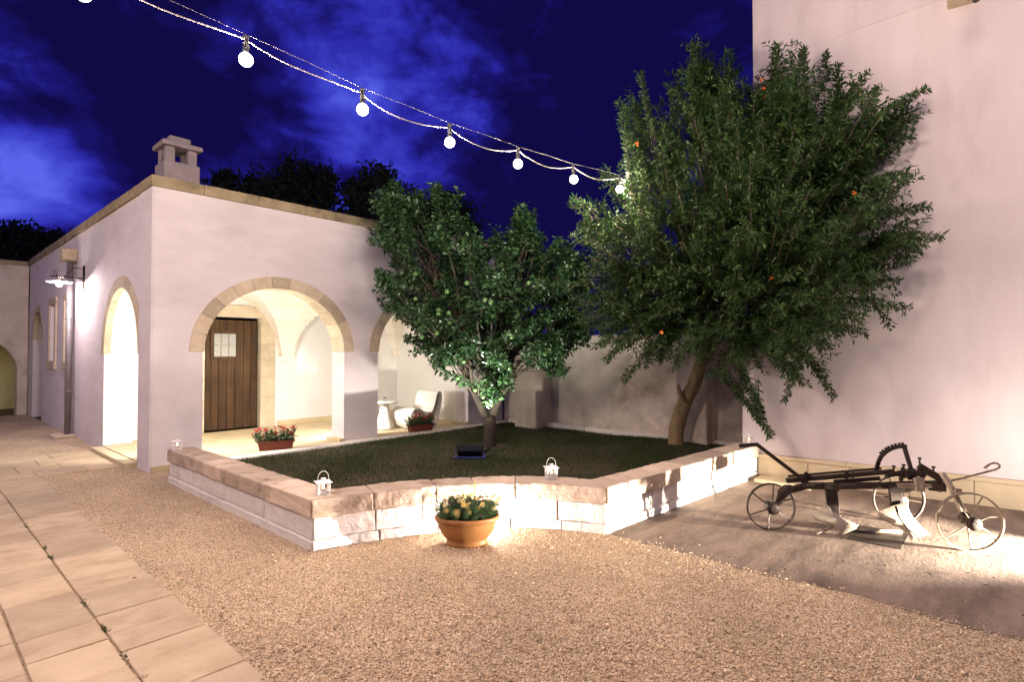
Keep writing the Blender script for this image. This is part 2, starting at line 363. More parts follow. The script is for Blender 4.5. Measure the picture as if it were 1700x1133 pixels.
def voussoirs(mb, c, zs, ai, ri, ao, ro, y0, y1, n=13, gap=0.004, axis='x'):
    th = [math.pi*i/n for i in range(n+1)]
    for i in range(n):
        g = gap/ai; ta, tb = th[i]+g, th[i+1]-g; seg = 4; tt = 0.5+rnd.uniform(-.5, .5)
        for j in range(seg):
            t0 = ta+(tb-ta)*j/seg; t1 = ta+(tb-ta)*(j+1)/seg
            P = [(c-ai*math.cos(t0), zs+ri*math.sin(t0)), (c-ai*math.cos(t1), zs+ri*math.sin(t1)),
                 (c-ao*math.cos(t1), zs+ro*math.sin(t1)), (c-ao*math.cos(t0), zs+ro*math.sin(t0))]
            ys = (y0, y1)
            vs = [(x, ys[0], z) for x, z in P] + [(x, ys[1], z) for x, z in P]
            if axis == 'y': vs = [(y, x, z) for x, y, z in vs]
            mb.add(vs, [(0,1,2,3),(7,6,5,4),(0,4,5,1),(2,6,7,3)] + ([(0,3,7,4)] if j == 0 else []) + ([(1,5,6,2)] if j == seg-1 else []), tt)
def blocks_row(mb, x0, x1, y0, y1, z0, z1, lo, hi, gap=0.004, jit=0.0):
    x = x0
    while x < x1-1e-4:
        l = rnd.uniform(lo, hi)
        xe = x1 if x1-(x+l) < lo*0.6 else x+l
        j = lambda: rnd.uniform(-jit, jit)
        mb.box((x+gap/2, y0+j(), z0), (xe-gap/2, y1+j(), z1+j()), rnd.random()); x = xe

# ------------------------------------------------------------------ ground
g = MB(); g.add([(-300,-300,-0.03),(300,-300,-0.03),(300,300,-0.03),(-300,300,-0.03)], [(0,1,2,3)])
tag(g.build('ground', M['earth']), kind='structure')
g = MB(); g.add([(-16,-16,0),(5.6,-16,0),(5.6,-0.0,0),(0.0,-0.0,0),(0.0,10.6,0),(-16,10.6,0)], [(0,1,2,3,4,5)])
tag(g.build('gravel_courtyard', M['gravel'], mw=GRID), kind='structure')
# concrete apron (subdivided, gently uneven edge)
g = MB(); xs = np.linspace(2.0, 6.4, 30); ysn = np.linspace(-15, -5.9, 60)
vs = []; fs = []
for j, y in enumerate(ysn):
    for i, x in enumerate(xs):
        xx = x + (0.07*noise.noise((0, y*1.7, 3.1))+0.03*noise.noise((0, y*6, 1.1)) if i == 0 else 0)
        vs.append((xx, y, 0.008 + (0.004*noise.noise((x*1.2, y*1.2, 0)) if i else -0.006)))
for j in range(len(ysn)-1):
    for i in range(len(xs)-1):
        a = j*len(xs)+i; fs.append((a, a+1, a+len(xs)+1, a+len(xs)))
g.add(vs, fs); tag(g.build('concrete_yard', M['concrete'], mw=GRID, smooth=True), kind='structure')
# stone slab path: a band along the side wall and a cross band to the side arch
g = MB()
def slab_column(x0, x1, y0, y1, lo, hi):
    y = y0
    while y < y1-0.02:
        l = rnd.uniform(lo, hi); ye = y1 if y1-(y+l) < lo*0.6 else y+l
        z = 0.016+rnd.uniform(-.0025, .0025); e = 0.0035; d = lambda: rnd.uniform(-.0015, .0015)
        g.hexa([(x0+e,y+e,-.02),(x1-e,y+e,-.02),(x1-e,ye-e,-.02),(x0+e,ye-e,-.02),
                (x0+e+d(),y+e,z+d()),(x1-e,y+e+d(),z+d()),(x1-e+d(),ye-e,z+d()),(x0+e,ye-e,z+d())], rnd.random())
        y = ye
for (xa, xb) in ((-1.49,-1.06),(-1.86,-1.495),(-2.36,-1.865),(-2.78,-2.365),(-3.2,-2.785),(-3.7,-3.205)):
    slab_column(xa, xb, -8.5, 0.72, 0.26, 0.62)
y = 0.74
for w in (0.46, 0.52, 0.44, 0.56):
    x = -4.4
    while x < -0.06:
        l = rnd.uniform(0.4, 0.8); xe = -0.05 if -0.05-(x+l) < 0.3 else x+l
        g.box((x+.004, y+.004, -.02), (xe-.004, y+w-.004, 0.016+rnd.uniform(-.002,.002)), rnd.random()); x = xe
    y += w
tag(g.build('stone_path', M['slab'], mw=GRID, bevel=0.004), kind='structure')
# lawn
LP = [(0.26,-0.8),(0.26,-4.2),(0.7,-4.42),(1.15,-4.6),(1.6,-4.95),(1.95,-5.35),(2.15,-5.72),(2.3,-5.72),(5.6,-5.98),(6.95,-5.98),(6.95,-0.28),(0.26,-0.28)]
def in_poly(x, y, P):
    c = np.zeros(len(x), bool); j = len(P)-1
    for i in range(len(P)):
        xi, yi = P[i]; xj, yj = P[j]
        c ^= ((yi > y) != (yj > y)) & (x < (xj-xi)*(y-yi)/(yj-yi+1e-12)+xi); j = i
    return c
def lawn_z(t, u): 
    return 0.060 + 0.075*np.exp(-(((t-6.3)/.9)**2+((u+4.6)/.9)**2))
nx, ny = 50, 46
gx = np.linspace(0.2, 7.0, nx); gy = np.linspace(-6.02, -0.26, ny)
XX, YY = np.meshgrid(gx, gy); V = np.stack([XX.ravel(), YY.ravel(), lawn_z(XX, YY).ravel()], 1)
F = [(j*nx+i, j*nx+i+1, (j+1)*nx+i+1, (j+1)*nx+i) for j in range(ny-1) for i in range(nx-1)
     if in_poly(np.array([(gx[i]+gx[i+1])/2]), np.array([(gy[j]+gy[j+1])/2]), [(0.14,-0.2),(0.14,-4.32),(0.75,-4.52),(1.5,-5.0),(1.9,-5.5),(2.1,-5.85),(5.6,-6.12),(7.1,-6.12),(7.1,-0.2)])[0]]
tag(mesh_np('lawn', V, F, M['lawn'], mw=GRID), kind='structure')
nb = 130000
px = rng.uniform(0.26, 6.98, nb); py = rng.uniform(-6.0, -0.26, nb); k = in_poly(px, py, LP); px = px[k]; py = py[k]; k = (np.hypot(px-4.39, py+2.14) > .28+.12*rng.random(len(px))) & (np.hypot(px-6.3, py+4.6) > .2) & (rng.random(len(px)) < np.clip(.55+.6*np.sin(px*2.3+1.1*np.sin(py*1.9))*np.cos(py*2.1+.7), .35, 1)); px = px[k]; py = py[k]
nb = len(px)
h = rng.uniform(0.025, 0.055, nb) + 0.03*(rng.random(nb) < 0.03); an = rng.uniform(0, 2*np.pi, nb); lean = rng.uniform(0, 0.035, nb)
bz = lawn_z(px, py); w = 0.0028
base = np.stack([px, py, bz], 1); sd = np.stack([np.cos(an)*w, np.sin(an)*w, np.zeros(nb)], 1)
tip = base + np.stack([-np.sin(an)*lean, np.cos(an)*lean, h], 1)
V = np.concatenate([base-sd, base+sd, tip], 1).reshape(-1, 3)
tag(mesh_np('grass', V, np.arange(3*nb).reshape(-1, 3), M['grass'], tint=rng.random(nb), mw=GRID), 'short dark green lawn grass inside the low stone planter wall', 'grass', kind='stuff')

# loose stones on the gravel
npb = 170000
dd = 2.3 + 7.0*rng.random(npb)**1.6; ang = rng.uniform(R(-47), R(47), npb)
pX = dd*np.tan(ang); pY = dd
tt = (pX-C0.x)*D1.x+(pY-C0.y)*D1.y; uu = (pX-C0.x)*D2.x+(pY-C0.y)*D2.y
arcP = [(-1.08,0.72),(-0.02,0.72),(-0.02,-4.46),(0.58,-4.65),(0.77,-4.72),(1.49,-5.18),(1.80,-5.62),(1.96,-6.0),(2.02,-6.2),(2.02,-12),(-1.08,-12)]
edge = rng.normal(0, 0.03, npb)
k = in_poly(tt+edge*(tt < 0), uu, arcP)
stray = (rng.random(npb) < 0.012) & (tt > -1.5) & (tt < 2.5) & (uu < -6.05)
stray2 = (rng.random(npb) < 0.22) & (tt > 1.95) & (tt < 2.0+rng.exponential(0.13, npb)) & (uu < -6.0)
stray3 = (rng.random(npb) < 0.02) & (tt > -1.5) & (tt < -1.0) & (uu < 0.6)
k = k | stray | stray2 | stray3
tt = tt[k]; uu = uu[k]; n = len(tt)
O8 = np.array([(1,0,0),(-1,0,0),(0,1,0),(0,-1,0),(0,0,1),(0,0,-1)], float)
OF = np.array([(0,2,4),(2,1,4),(1,3,4),(3,0,4),(2,0,5),(1,2,5),(3,1,5),(0,3,5)])
size = rng.uniform(0.003, 0.0072, n)*(1+1.1*rng.random(n)*(rng.random(n) < 0.07))
V = O8[None]*size[:, None, None]*rng.uniform(0.55, 1.25, (n, 6, 1)); V[:, :, 2] *= 0.75
ca, sa = np.cos(rng.uniform(0, 6.28, n)), None
a_ = rng.uniform(0, 6.28, n); b_ = rng.uniform(-.6, .6, n)
x = V[:, :, 0]*np.cos(a_)[:, None]-V[:, :, 1]*np.sin(a_)[:, None]; y = V[:, :, 0]*np.sin(a_)[:, None]+V[:, :, 1]*np.cos(a_)[:, None]
z = V[:, :, 2]*np.cos(b_)[:, None]+x*np.sin(b_)[:, None]
V = np.stack([x+tt[:, None], y+uu[:, None], z+(size*0.45)[:, None]+0.004], 2).reshape(-1, 3)
F = (OF[None]+6*np.arange(n)[:, None, None]).reshape(-1, 3)
tag(mesh_np('gravel_stones', V, F, M['pebble'], tint=np.repeat(rng.random(n), 8), mw=GRID), 'loose beige limestone chippings covering the courtyard', 'gravel', kind='stuff')

# ------------------------------------------------------------------ portico building
B = thing('portico_building', 'long white limewashed building with stone arched portico and wooden door', 'building', C0, A1)
mb = MB(); wall_open(mb, 0, 7.05, -0.02, 3.94, 0, 0.40, [(0.65,2.95,1.66,1.03,-0.02),(3.65,5.95,1.66,1.03,-0.02)])
mb.build('facade_wall', M['limewash'], B, merge=True, bevel=0.012, segs=2)
mb = MB()
def yx(mb2, src):   # swap x<->y of a wall built along x
    mb2.add([(y, x, z) for x, y, z in src.v], [tuple(reversed(f)) for f in src.f])
s_ = MB(); wall_open(s_, 0.401, 10.6, -0.02, 3.94, 0.0, 0.42, [(0.62,2.60,1.62,1.05,-0.02),(5.22,5.85,2.72,0,1.45),(6.85,7.55,2.72,0,1.45),(8.55,9.95,1.95,0.72,-0.02)])
yx(mb, s_); mb.build('side_wall', M['limewash'], B, merge=True, bevel=0.012, segs=2)
mb = MB(); mb.box((-0.018,-0.014,-.02),(0.0,0.55,3.935)); mb.build('corner_pilaster', M['limewash'], B)
mb = MB(); mb.box((6.20,0.402,-.02),(7.05,10.6,3.94)); mb.box((0.42,10.2,-.02),(6.2,10.6,3.94)); mb.build('end_wall', M['interior'], B)
mb = MB(); wall_open(mb, 0.42, 6.2, -0.02, 3.9, 2.9, 3.2, [(1.62,2.78,2.36,0,-.02)]); mb.build('porch_back_wall', M['interior'], B)
mb = MB(); mb.box((0.43,0.41,3.70),(6.19,10.19,3.80)); roof = mb.build('roof', M['parapet'], B)
# parapet coping
mb = MB(); blocks_row(mb, -0.035, 7.09, -0.035, 0.46, 3.942, 4.09, 0.55, 0.85, 0.006, 0.004)
x = 0.47
while x < 10.6:
    l = rnd.uniform(.55,.85); mb.box((-0.035+rnd.uniform(-.004,.004), x+.003, 3.942), (0.46, min(x+l, 10.64)-.003, 4.09+rnd.uniform(-.004,.004)), rnd.random()); x += l
par = mb.build('parapet', M['parapet'], B); rough(par, 0.10, 0.014, 3)
# arch surrounds
for c in (1.80, 4.80):
    mb = MB(); voussoirs(mb, c, 1.655, 1.135, 1.015, 1.335, 1.205, -0.016, 0.403, 13); mb.build('arch_surround', M['stone'], B, bevel=0.004)
mb = MB(); voussoirs(mb, 1.61, 1.615, 0.978, 1.038, 1.165, 1.225, -0.012, 0.09, 12, axis='y'); mb.build('arch_surround', M['stone'], B, bevel=0.004)
mb = MB(); voussoirs(mb, 9.25, 1.945, 0.685, 0.705, 0.85, 0.87, -0.012, 0.10, 9, axis='y'); mb.build('arch_surround', M['stone'], B, bevel=0.004)
# vault over two bays
us = [1.65 - 1.25*math.cos(math.pi*i/40) for i in range(41)]
vs = []; fs = []; mb = MB()
T = []
for (ta, tb) in ((0.42, 3.28), (3.28, 6.2)):
    for i in range(45):
        if ta > 1 and i == 0: continue
        T.append(((ta+tb)/2-(tb-ta)/2*math.cos(math.pi*i/44), (ta+tb)/2, (tb-ta)/2))
for (t, c, a) in T:
    for u in us:
        ax_ = a-0.16; ay_ = 1.25-0.14
        bx = 1.28*math.sqrt(max(0, 1-((t-c)/ax_)**2)); by = 1.28*math.sqrt(max(0, 1-((u-1.65)/ay_)**2))
        vs.append((t, u, 1.56+max(bx, by)))
nu = len(us)
for i in range(len(T)-1):
    for j in range(nu-1):
        fs.append((i*nu+j, i*nu+j+1, (i+1)*nu+j+1, (i+1)*nu+j))
mb.add(vs, fs); mb.build('vault', M['vault'], B)
# roll moulding where the vault meets the back wall
for (c, a) in ((1.85, 1.27), (4.74, 1.30)):
    mb = MB(); mb.tube([(c-a*math.cos(math.pi*i/30), 2.885, 1.56+1.28*math.sin(math.pi*i/30)) for i in range(31)], 0.018, 6); mb.build('lunette_moulding', M['vault'], B, smooth=True)
# porch floor (tiles) with kerb
mb = MB(); x = 0.0
for i, x in enumerate(np.arange(-0.0, 6.2, 0.5)):
    for j, yy in enumerate(np.arange(-0.05, 2.9, 0.5)):
        x1 = min(x+.5, 6.2); y1 = min(yy+.5, 2.9)
        mb.box((x+.002, yy+.002, -.02), (x1-.002, y1-.002, .08+rnd.uniform(-.001,.001)), rnd.random())
mb.build('porch_floor', M['floor'], B, bevel=0.002)
mb = MB(); mb.box((-0.16, 0.60, -.02), (-0.002, 2.64, 0.07)); mb.build('threshold', M['floor'], B, bevel=0.01)
mb = MB(); blocks_row(mb, 0.28, 7.0, -0.30, -0.052, -.02, 0.085, 0.4, 0.8, 0.006, 0.006); kb = mb.build('kerb', M['whiteblock'], B, bevel=0.008); rough(kb, 0.08, 0.02, 3)
for (a, b) in ((2.86, 2.97), (5.86, 5.97)):
    mb = MB(); mb.box((a, -0.03, .081), (b, 0.43, .13)); mb.build('pier_foot', M['floor'], B, bevel=0.004)
mb = MB(); mb.box((3.1, 2.88, .081), (6.19, 2.899, .19)); mb.build('porch_skirting', M['floor'], B, bevel=0.004)
# door
D = mb = MB(); x = 1.66
while x < 2.70:
    w = rnd.uniform(.13, .17); w = min(w, 2.74-x)
    mb.box((x+.003, 2.99, .10), (x+w-.003, 3.03, 2.30), rnd.random()); x += w
door = mb.build('door', M['door'], B, bevel=0.006)
mb = MB()
for (a, b, z0, z1) in ((1.80,2.34,1.50,1.56),(1.80,2.34,2.02,2.08),(1.80,1.86,1.56,2.02),(2.28,2.34,1.56,2.02)): mb.box((a,2.955,z0),(b,2.989,z1))
dwin = mb.build('door_window', M['door'], door)
mb = MB(); mb.box((1.861,2.972,1.561),(2.279,2.978,2.019)); mb.build('pane', M['pane'], door)
mb = MB()
for xx in (1.995, 2.14): mb.box((xx-.008,2.962,1.56),(xx+.008,2.971,2.02))
mb.box((1.86,2.960,1.775),(2.28,2.9715,1.79)); mb.build('glazing_bar', M['frame_wood'], door)
mb = MB(); mb.lathe([(0.012,0),(0.008,0.01)], 8, mat=Matrix.Rotation(R(90),4,'X')); st0 = None
for z in (0.45, 1.25, 2.2):
    for xx in np.arange(1.72, 2.7, 0.14):
        if st0 is None: st0 = mb.build('door_stud', M['iron'], door); o = st0
        else: o = st0.copy(); col.objects.link(o)
        o.location = (xx, 2.989, z)
mb = MB(); mb.tube([(2.64,2.99,1.05),(2.64,2.94,1.05),(2.64,2.94,1.2),(2.64,2.99,1.2)], 0.01, 6); mb.build('door_handle', M['iron'], door)
mb = MB(); z = .081
while z < 2.36:
    h_ = min(rnd.uniform(.28,.40), 2.36-z)
    mb.box((2.74,2.868,z+.002),(3.04,2.899,z+h_-.002), rnd.random()); mb.box((2.74,2.9,z+.002),(2.782,3.06,z+h_-.002), rnd.random()); mb.box((1.40,2.868,z+.002),(1.66,2.899,z+h_-.002), rnd.random()); z += h_
mb.box((1.40,2.866,2.362),(3.04,3.0,2.60), .6); mb.build('door_surround', M['stone'], B, bevel=0.004)
mb = MB(); mb.lathe([(0.03,0),(0.035,0.03),(0.02,0.05)], 12, mat=Matrix.Translation((3.22,2.86,1.42))); mb.build('wall_fitting', M['white_metal'], B)
# chimney
ch = MB(); ch.box((0.17,0.17,3.80),(0.64,0.60,4.40)); chim = ch.build('chimney', M['chim'], roof, bevel=0.01)
ch = MB()
for (a, b) in ((.20,.20),(.49,.20),(.20,.46),(.49,.46)): ch.box((a,b,4.401),(a+.12,b+.11,4.62))
ch.box((.14,.14,4.621),(.67,.63,4.69)); ch.box((.26,.25,4.691),(.54,.52,4.80)); 
ch.build('chimney_cap', M['chim'], roof, bevel=0.012)
# side windows and far doorway
for (ya, yb) in ((5.22,5.85),(6.85,7.55)):
    mb = MB(); mb.box((-0.05, ya-.10, 1.27), (0.25, yb+.10, 1.448)); mb.build('window_sill', M['stone'], B, bevel=0.01)
    mb = MB(); mb.box((0.20, ya, 1.451), (0.24, yb, 2.719)); wf = mb.build('window', M['interior'], B)
    mb = MB()
    for y_ in (ya+.002, (ya+yb)/2-.02, yb-.042): mb.box((0.16,y_,1.452),(0.199,y_+.04,2.718))
    for z_ in (1.452, 2.05, 2.678): mb.box((0.165,ya+.003,z_),(0.198,yb-.003,z_+.04))
    mb.build('window_frame', M['frame_wood'], wf)
    mb = MB(); mb.box((-0.03, ya-.09, 1.45), (-0.001, ya-.005, 2.80)); mb.box((-0.03, yb+.005, 1.45), (-0.001, yb+.09, 2.80)); mb.box((-0.03, ya-.09, 2.722), (-0.0005, yb+.09, 2.86)); mb.build('window_surround', M['stone'], B)
mb = MB(); mb.box((0.25,8.5,0),(0.30,10.0,2.75)); mb.build('far_door', M['darkroom'], B)
# downpipe
mb = MB(); mb.tube([(-0.10,4.87,0.02),(-0.10,4.87,3.40)], 0.055, 14); dp = mb.build('downpipe', M['pipe'], B, smooth=True)
mb = MB(); mb.box((-0.24,4.72,3.42),(-0.002,5.04,3.66)); mb.build('hopper', M['stone'], B, bevel=0.02)
for z in (0.9, 2.3):
    mb = MB(); mb.ring((-0.10,4.87,z), (0,0,1), 0.058, 0.01, 20, 6); mb.build('pipe_clip', M['pipe'], dp)
mb = MB(); mb.box((-0.34,4.62,-.01),(-0.003,5.1,0.06)); mb.build('splash_block', M['stone'], B, bevel=0.015)

# wall lamp on the side wall
wl = thing('wall_lamp', 'lit wrought iron wall lamp with flat white shade beside the downpipe', 'lamp', W(0, 4.15, 3.05), A1)
mb = MB(); mb.box((-0.025,-.03,-.22),(0,.03,.22)); 
mb.tube([(-0.02,0,-0.02),(-0.50,0,-0.02)], 0.012, 6)
mb.tube([(-0.03,0,.16)]+[(-.08-.34*t, 0, .16-.15*math.sin(t*math.pi/2)+.05*math.sin(t*math.pi*2)) for t in np.linspace(0,1,12)], 0.009, 6)
mb.tube([(-.42+.05*math.cos(a)*(1-a/9), 0, .05+.06*math.sin(a)*(1-a/9)) for a in np.linspace(0,7,20)], 0.008, 5)
mb.tube([(-.37,0,-.02),(-.37,0,-.09)], 0.012, 6); mb.build('bracket', M['iron'], wl, smooth=True)
mb = MB(); mb.lathe([(0.03,-.075),(0.06,-.085),(0.20,-.12),(0.205,-.125),(0.19,-.122),(0.05,-.095)], 28, mat=Matrix.Translation((-.37,0,0)), caps=False); mb.build('shade', M['white_metal'], wl, smooth=True)
mb = MB(); mb.lathe([(0.005,-.20),(0.035,-.185),(0.045,-.16),(0.035,-.13),(0.02,-.105)], 16, mat=Matrix.Translation((-.37,0,0))); mb.build('bulb', material('wall_lamp_bulb', (1,1,1), emit=(1.0,.84,.88), estr=2000), wl, smooth=True)

# sconces inside the porch (hidden behind the piers)
def sconce(loc, colr, power, lab):
    s = thing('wall_sconce', lab, 'lamp', loc, A1)
    mb = MB(); mb.box((-.03,-.055,-.05),(.03,-.03,.05)); mb.build('back_plate', M['white_metal'], s)
    mb = MB(); mb.lathe([(0.01,-.05),(0.045,-.035),(0.05,0),(0.045,.035),(0.01,.05)], 16); mb.build('globe', material('sconce_globe', (1,1,1), emit=colr, estr=power), s, smooth=True)
    return s
sconce(W(0.595, 0.47, 1.36), (1.0, 0.95, 0.88), 2900, 'small white globe sconce behind the left corner pier of the portico')
sconce(W(3.34, 0.47, 0.95), (1.0, 0.95, 0.88), 1400, 'small white globe sconce behind the middle pier of the portico')

# ------------------------------------------------------------------ far yard wall with lit archway
fw = thing('yard_wall', 'rough stone wall with a lit archway at the far left end of the courtyard', 'wall', C0, A1)
mb = MB(); wall_open(mb, -9, -0.02, -.02, 3.93, 10.62, 11.1, [(-2.45,-0.22,1.13,1.0,-.02)]); mb.build('wall', M['oldwall'], fw)
mb = MB(); mb.box((-3.2,13.2,-.02),(0.3,13.3,3)); mb.box((0.1,11.11,-.02),(0.2,13.19,3)); mb.box((-3.2,11.11,-.02),(-3.1,13.19,3)); mb.box((-3.09,11.11,2.6),(0.09,13.19,2.7)); mb.build('archway_room', material('glow_plaster', (0.62,0.58,0.34), (0.55,0.50,0.28), 2, .9, .2, 20), fw)  # yellow-green glow of the archway put into the room's plaster colour
mb = MB(); blocks_row(mb, -9, -0.04, 10.58, 11.14, 3.932, 4.05, .5, .9); mb.build('coping', M['parapet'], fw, bevel=.01)
mb = MB(); mb.lathe([(0.01,0),(0.05,.03),(0.05,.08),(0.01,.11)], 12, mat=Matrix.Translation((-2.2,11.6,2.1))); mb.build('lamp_globe', material('archway_lamp', (1,1,1), emit=(1.0,.88,.50), estr=90), fw)

# ------------------------------------------------------------------ planter wall
PL = [(0.0,-0.80),(0.0,-4.43)]
ctrl = [(0.0,-4.43),(0.30,-4.51),(0.58,-4.61),(0.77,-4.69),(1.15,-4.89),(1.49,-5.15),(1.68,-5.37),(1.82,-5.60),(1.92,-5.80),(1.98,-5.99)]
PL += ctrl[1:] + [(5.26,-6.235)]
P2 = np.array(PL); seg = np.linalg.norm(np.diff(P2, axis=0), axis=1); S = np.concatenate([[0], np.cumsum(seg)])
nrm = []
for i in range(len(P2)):
    def ln(a, b): d = (b-a)/np.linalg.norm(b-a); return np.array([-d[1], d[0]])
    if i == 0: m_ = ln(P2[0], P2[1])
    elif i == len(P2)-1: m_ = ln(P2[-2], P2[-1])
    else:
        a, b = ln(P2[i-1], P2[i]), ln(P2[i], P2[i+1]); m_ = (a+b)/(1+a.dot(b))
    nrm.append(m_)
nrm = np.array(nrm)
def at_s(s):
    i = int(np.clip(np.searchsorted(S, s, side='right')-1, 0, len(seg)-1)); f = (s-S[i])/seg[i]
    p = P2[i]*(1-f)+P2[i+1]*f
    d = (P2[i+1]-P2[i])/seg[i]; n0 = np.array([-d[1], d[0]])
    if f < 1e-6: n0 = nrm[i]
    elif f > 1-1e-6: n0 = nrm[i+1]
    else: n0 = n0 if (i in (0, len(seg)-1)) else nrm[i]*(1-f)+nrm[i+1]*f
    return p, n0
def course(mb, cuts, o0, o1, z0, z1, gap=0.005, jo=0.004, jz=0.004):
    for a, b in zip(cuts[:-1], cuts[1:]):
        ss = [a+gap/2] + [s for s in S if a+gap < s < b-gap] + [b-gap/2]
        j0 = rnd.uniform(-jo, jo); j1 = rnd.uniform(-jo, jo); jzz = rnd.uniform(-jz, jz)
        vs = []
        for s in ss:
            p, n_ = at_s(s); A_ = p+n_*(o0+j0); B_ = p+n_*(o1+j1)
            vs += [(A_[0],A_[1],z0),(B_[0],B_[1],z0),(B_[0],B_[1],z1+jzz),(A_[0],A_[1],z1+jzz)]
        fs = [(3,2,1,0)]; q = len(ss)
        for i in range(q-1):
            for k in range(4):
                k2 = (k+1) % 4; fs.append((i*4+k, i*4+k2, (i+1)*4+k2, (i+1)*4+k))
        fs.append(tuple((q-1)*4+k for k in range(4)))
        mb.add(vs, fs, rnd.random())
SA, SB, SE = S[1], S[len(PL)-2], S[-1]
def cuts(lo, hi, keepcorner=True):
    out = [0.0]
    marks = [SA, SB, SE]
    for mk in marks:
        while mk-out[-1] > hi*1.25: out.append(out[-1]+rnd.uniform(lo, hi))
        if mk-out[-1] < lo*0.4 and len(out) > 1: out.pop()
        out.append(mk)
    return out
pw = thing('planter_wall', 'low whitewashed block wall with brown stone coping curving round the lawn', 'wall', C0, A1)
cc = cuts(0.30, 0.72)
cop = MB(); course(cop, [c for c in cc if abs(c-SA) > 1e-6 or True], -0.028, 0.275, 0.272, 0.425); co = cop.build('coping', M['coping'], pw, bevel=0.012, segs=2); rough(co, 0.07, 0.022, 3)
wb = MB(); course(wb, cuts(0.34, 0.56), 0.0, 0.24, 0.085, 0.270, 0.006, 0.005); w1 = wb.build('block_course', M['whiteblock'], pw, bevel=0.008); rough(w1, 0.06, 0.016, 3)
wb = MB(); course(wb, cuts(0.4, 0.7), -0.014, 0.24, -.02, 0.083, 0.006, 0.005); w2 = wb.build('footing_course', M['whiteblock'], pw, bevel=0.01); rough(w2, 0.07, 0.02, 3)

# ------------------------------------------------------------------ boundary wall behind the lawn
bw = thing('boundary_wall', 'weathered stained garden wall with square piers behind the lawn', 'wall', C0, A1)
mb = MB(); mb.box((7.052,-6.6,-.02),(7.40,-0.02,2.0)); w_ = mb.build('wall', M['oldwall'], bw, bevel=0.03)
for (a, b, tx, hh) in ((-1.44,-0.85,6.50,2.0),(-4.98,-4.45,6.62,2.0)):
    mb = MB(); mb.box((tx,a,-.02),(7.051,b,hh)); mb.build('pier', M['oldwall'], bw, bevel=0.02)
mb = MB(); y = -6.3
while y < -0.3:
    l = rnd.uniform(.5,1.0); mb.box((6.88+rnd.uniform(-.02,.02), y+.003, 0), (7.05, min(y+l,-.3)-.003, 0.15+rnd.uniform(-.01,.01)), rnd.random()); y += l
k_ = mb.build('ledge', M['whiteblock'], bw, bevel=0.01); rough(k_, 0.08, 0.03, 3)

# ------------------------------------------------------------------ tall house on the right
hs = thing('tall_house', 'tall pale pink plastered house wall filling the right side', 'house', H1, HA)
mb = MB(); Hh = 9.5
pts = lambda y, z, x0: None
vs = [(-0.20,0,-.02),(9,0,-.02),(9,6,-.02),(0.0,6,-.02),(0.0,0,Hh),(9,0,Hh),(9,6,Hh),(0.0,6,Hh)]
mid = [(-0.20,0,0.5),(0.0,0,1.9)]
# front face with a battered foot at the corner
mb.add([(-.18,0,-.02),(9,0,-.02),(9,0,Hh),(0,0,Hh),(0,0,2.2),(-.17,0,1.0)], [(0,1,2,3,4,5)])
mb.add([(-.18,0,-.02),(-.17,0,1.0),(0,0,2.2),(0,0,Hh),(0,6,Hh),(0,6,2.2),(-.17,6,1.0),(-.18,6,-.02)], [(0,1,6,7),(1,2,5,6),(2,3,4,5)])
mb.add([(0,0,Hh),(9,0,Hh),(9,6,Hh),(0,6,Hh)], [(0,1,2,3)]); mb.add([(9,0,-.02),(9,6,-.02),(9,6,Hh),(9,0,Hh)], [(0,1,2,3)]); mb.add([(0,6,-.02),(9,6,-.02),(9,6,Hh),(0,6,Hh)], [(3,2,1,0)])
mb.build('wall', M['house'], hs)
mb = MB(); blocks_row(mb, 0.02, 7, -0.035, -0.002, -.02, 0.262, 0.45, 0.62, 0.005, 0.001); blocks_row(mb, 0.02, 7, -0.052, -0.002, 0.264, 0.315, 1.0, 1.6, 0.003, 0.001)
mb.build('skirting', M['skirt'], hs, bevel=0.006)
mb = MB(); mb.box((2.05,-0.22,5.47),(2.27,-0.002,5.9)); mb.build('stone_bracket', M['stone'], hs, bevel=0.015)
mb = MB(); mb.tube([(2.30,-.0,5.50),(2.30,-.16,5.50)], 0.035, 14); mb.build('drain_spout', M['rubber'], hs, smooth=True)
mb = MB(); mb.tube([(0.3,-.006,5.50),(0.65,-.008,5.53),(1.3,-.008,5.575),(2.0,-.008,5.61),(5,-.008,5.8)], 0.006, 5); mb.build('wall_cable', M['house'], hs)

# thin dark plate on the concrete, stepping stone
mb = MB(); mb.box((3.28,-8.04,0.0),(3.80,-7.64,0.013)); o = mb.build('dark_floor_plate', M['dark_plate'], mw=GRID, bevel=0.003); tag(o, 'dark rectangular plate lying flat on the concrete under the old plough', 'dark_plate')
mb = MB(); mb.box((4.93,-6.95,0),(5.24,-6.30,0.055)); o = mb.build('stone_step', M['skirt'], mw=GRID, bevel=0.012); tag(o, 'low flat stone slab at the corner of planter wall and house', 'stone slab')

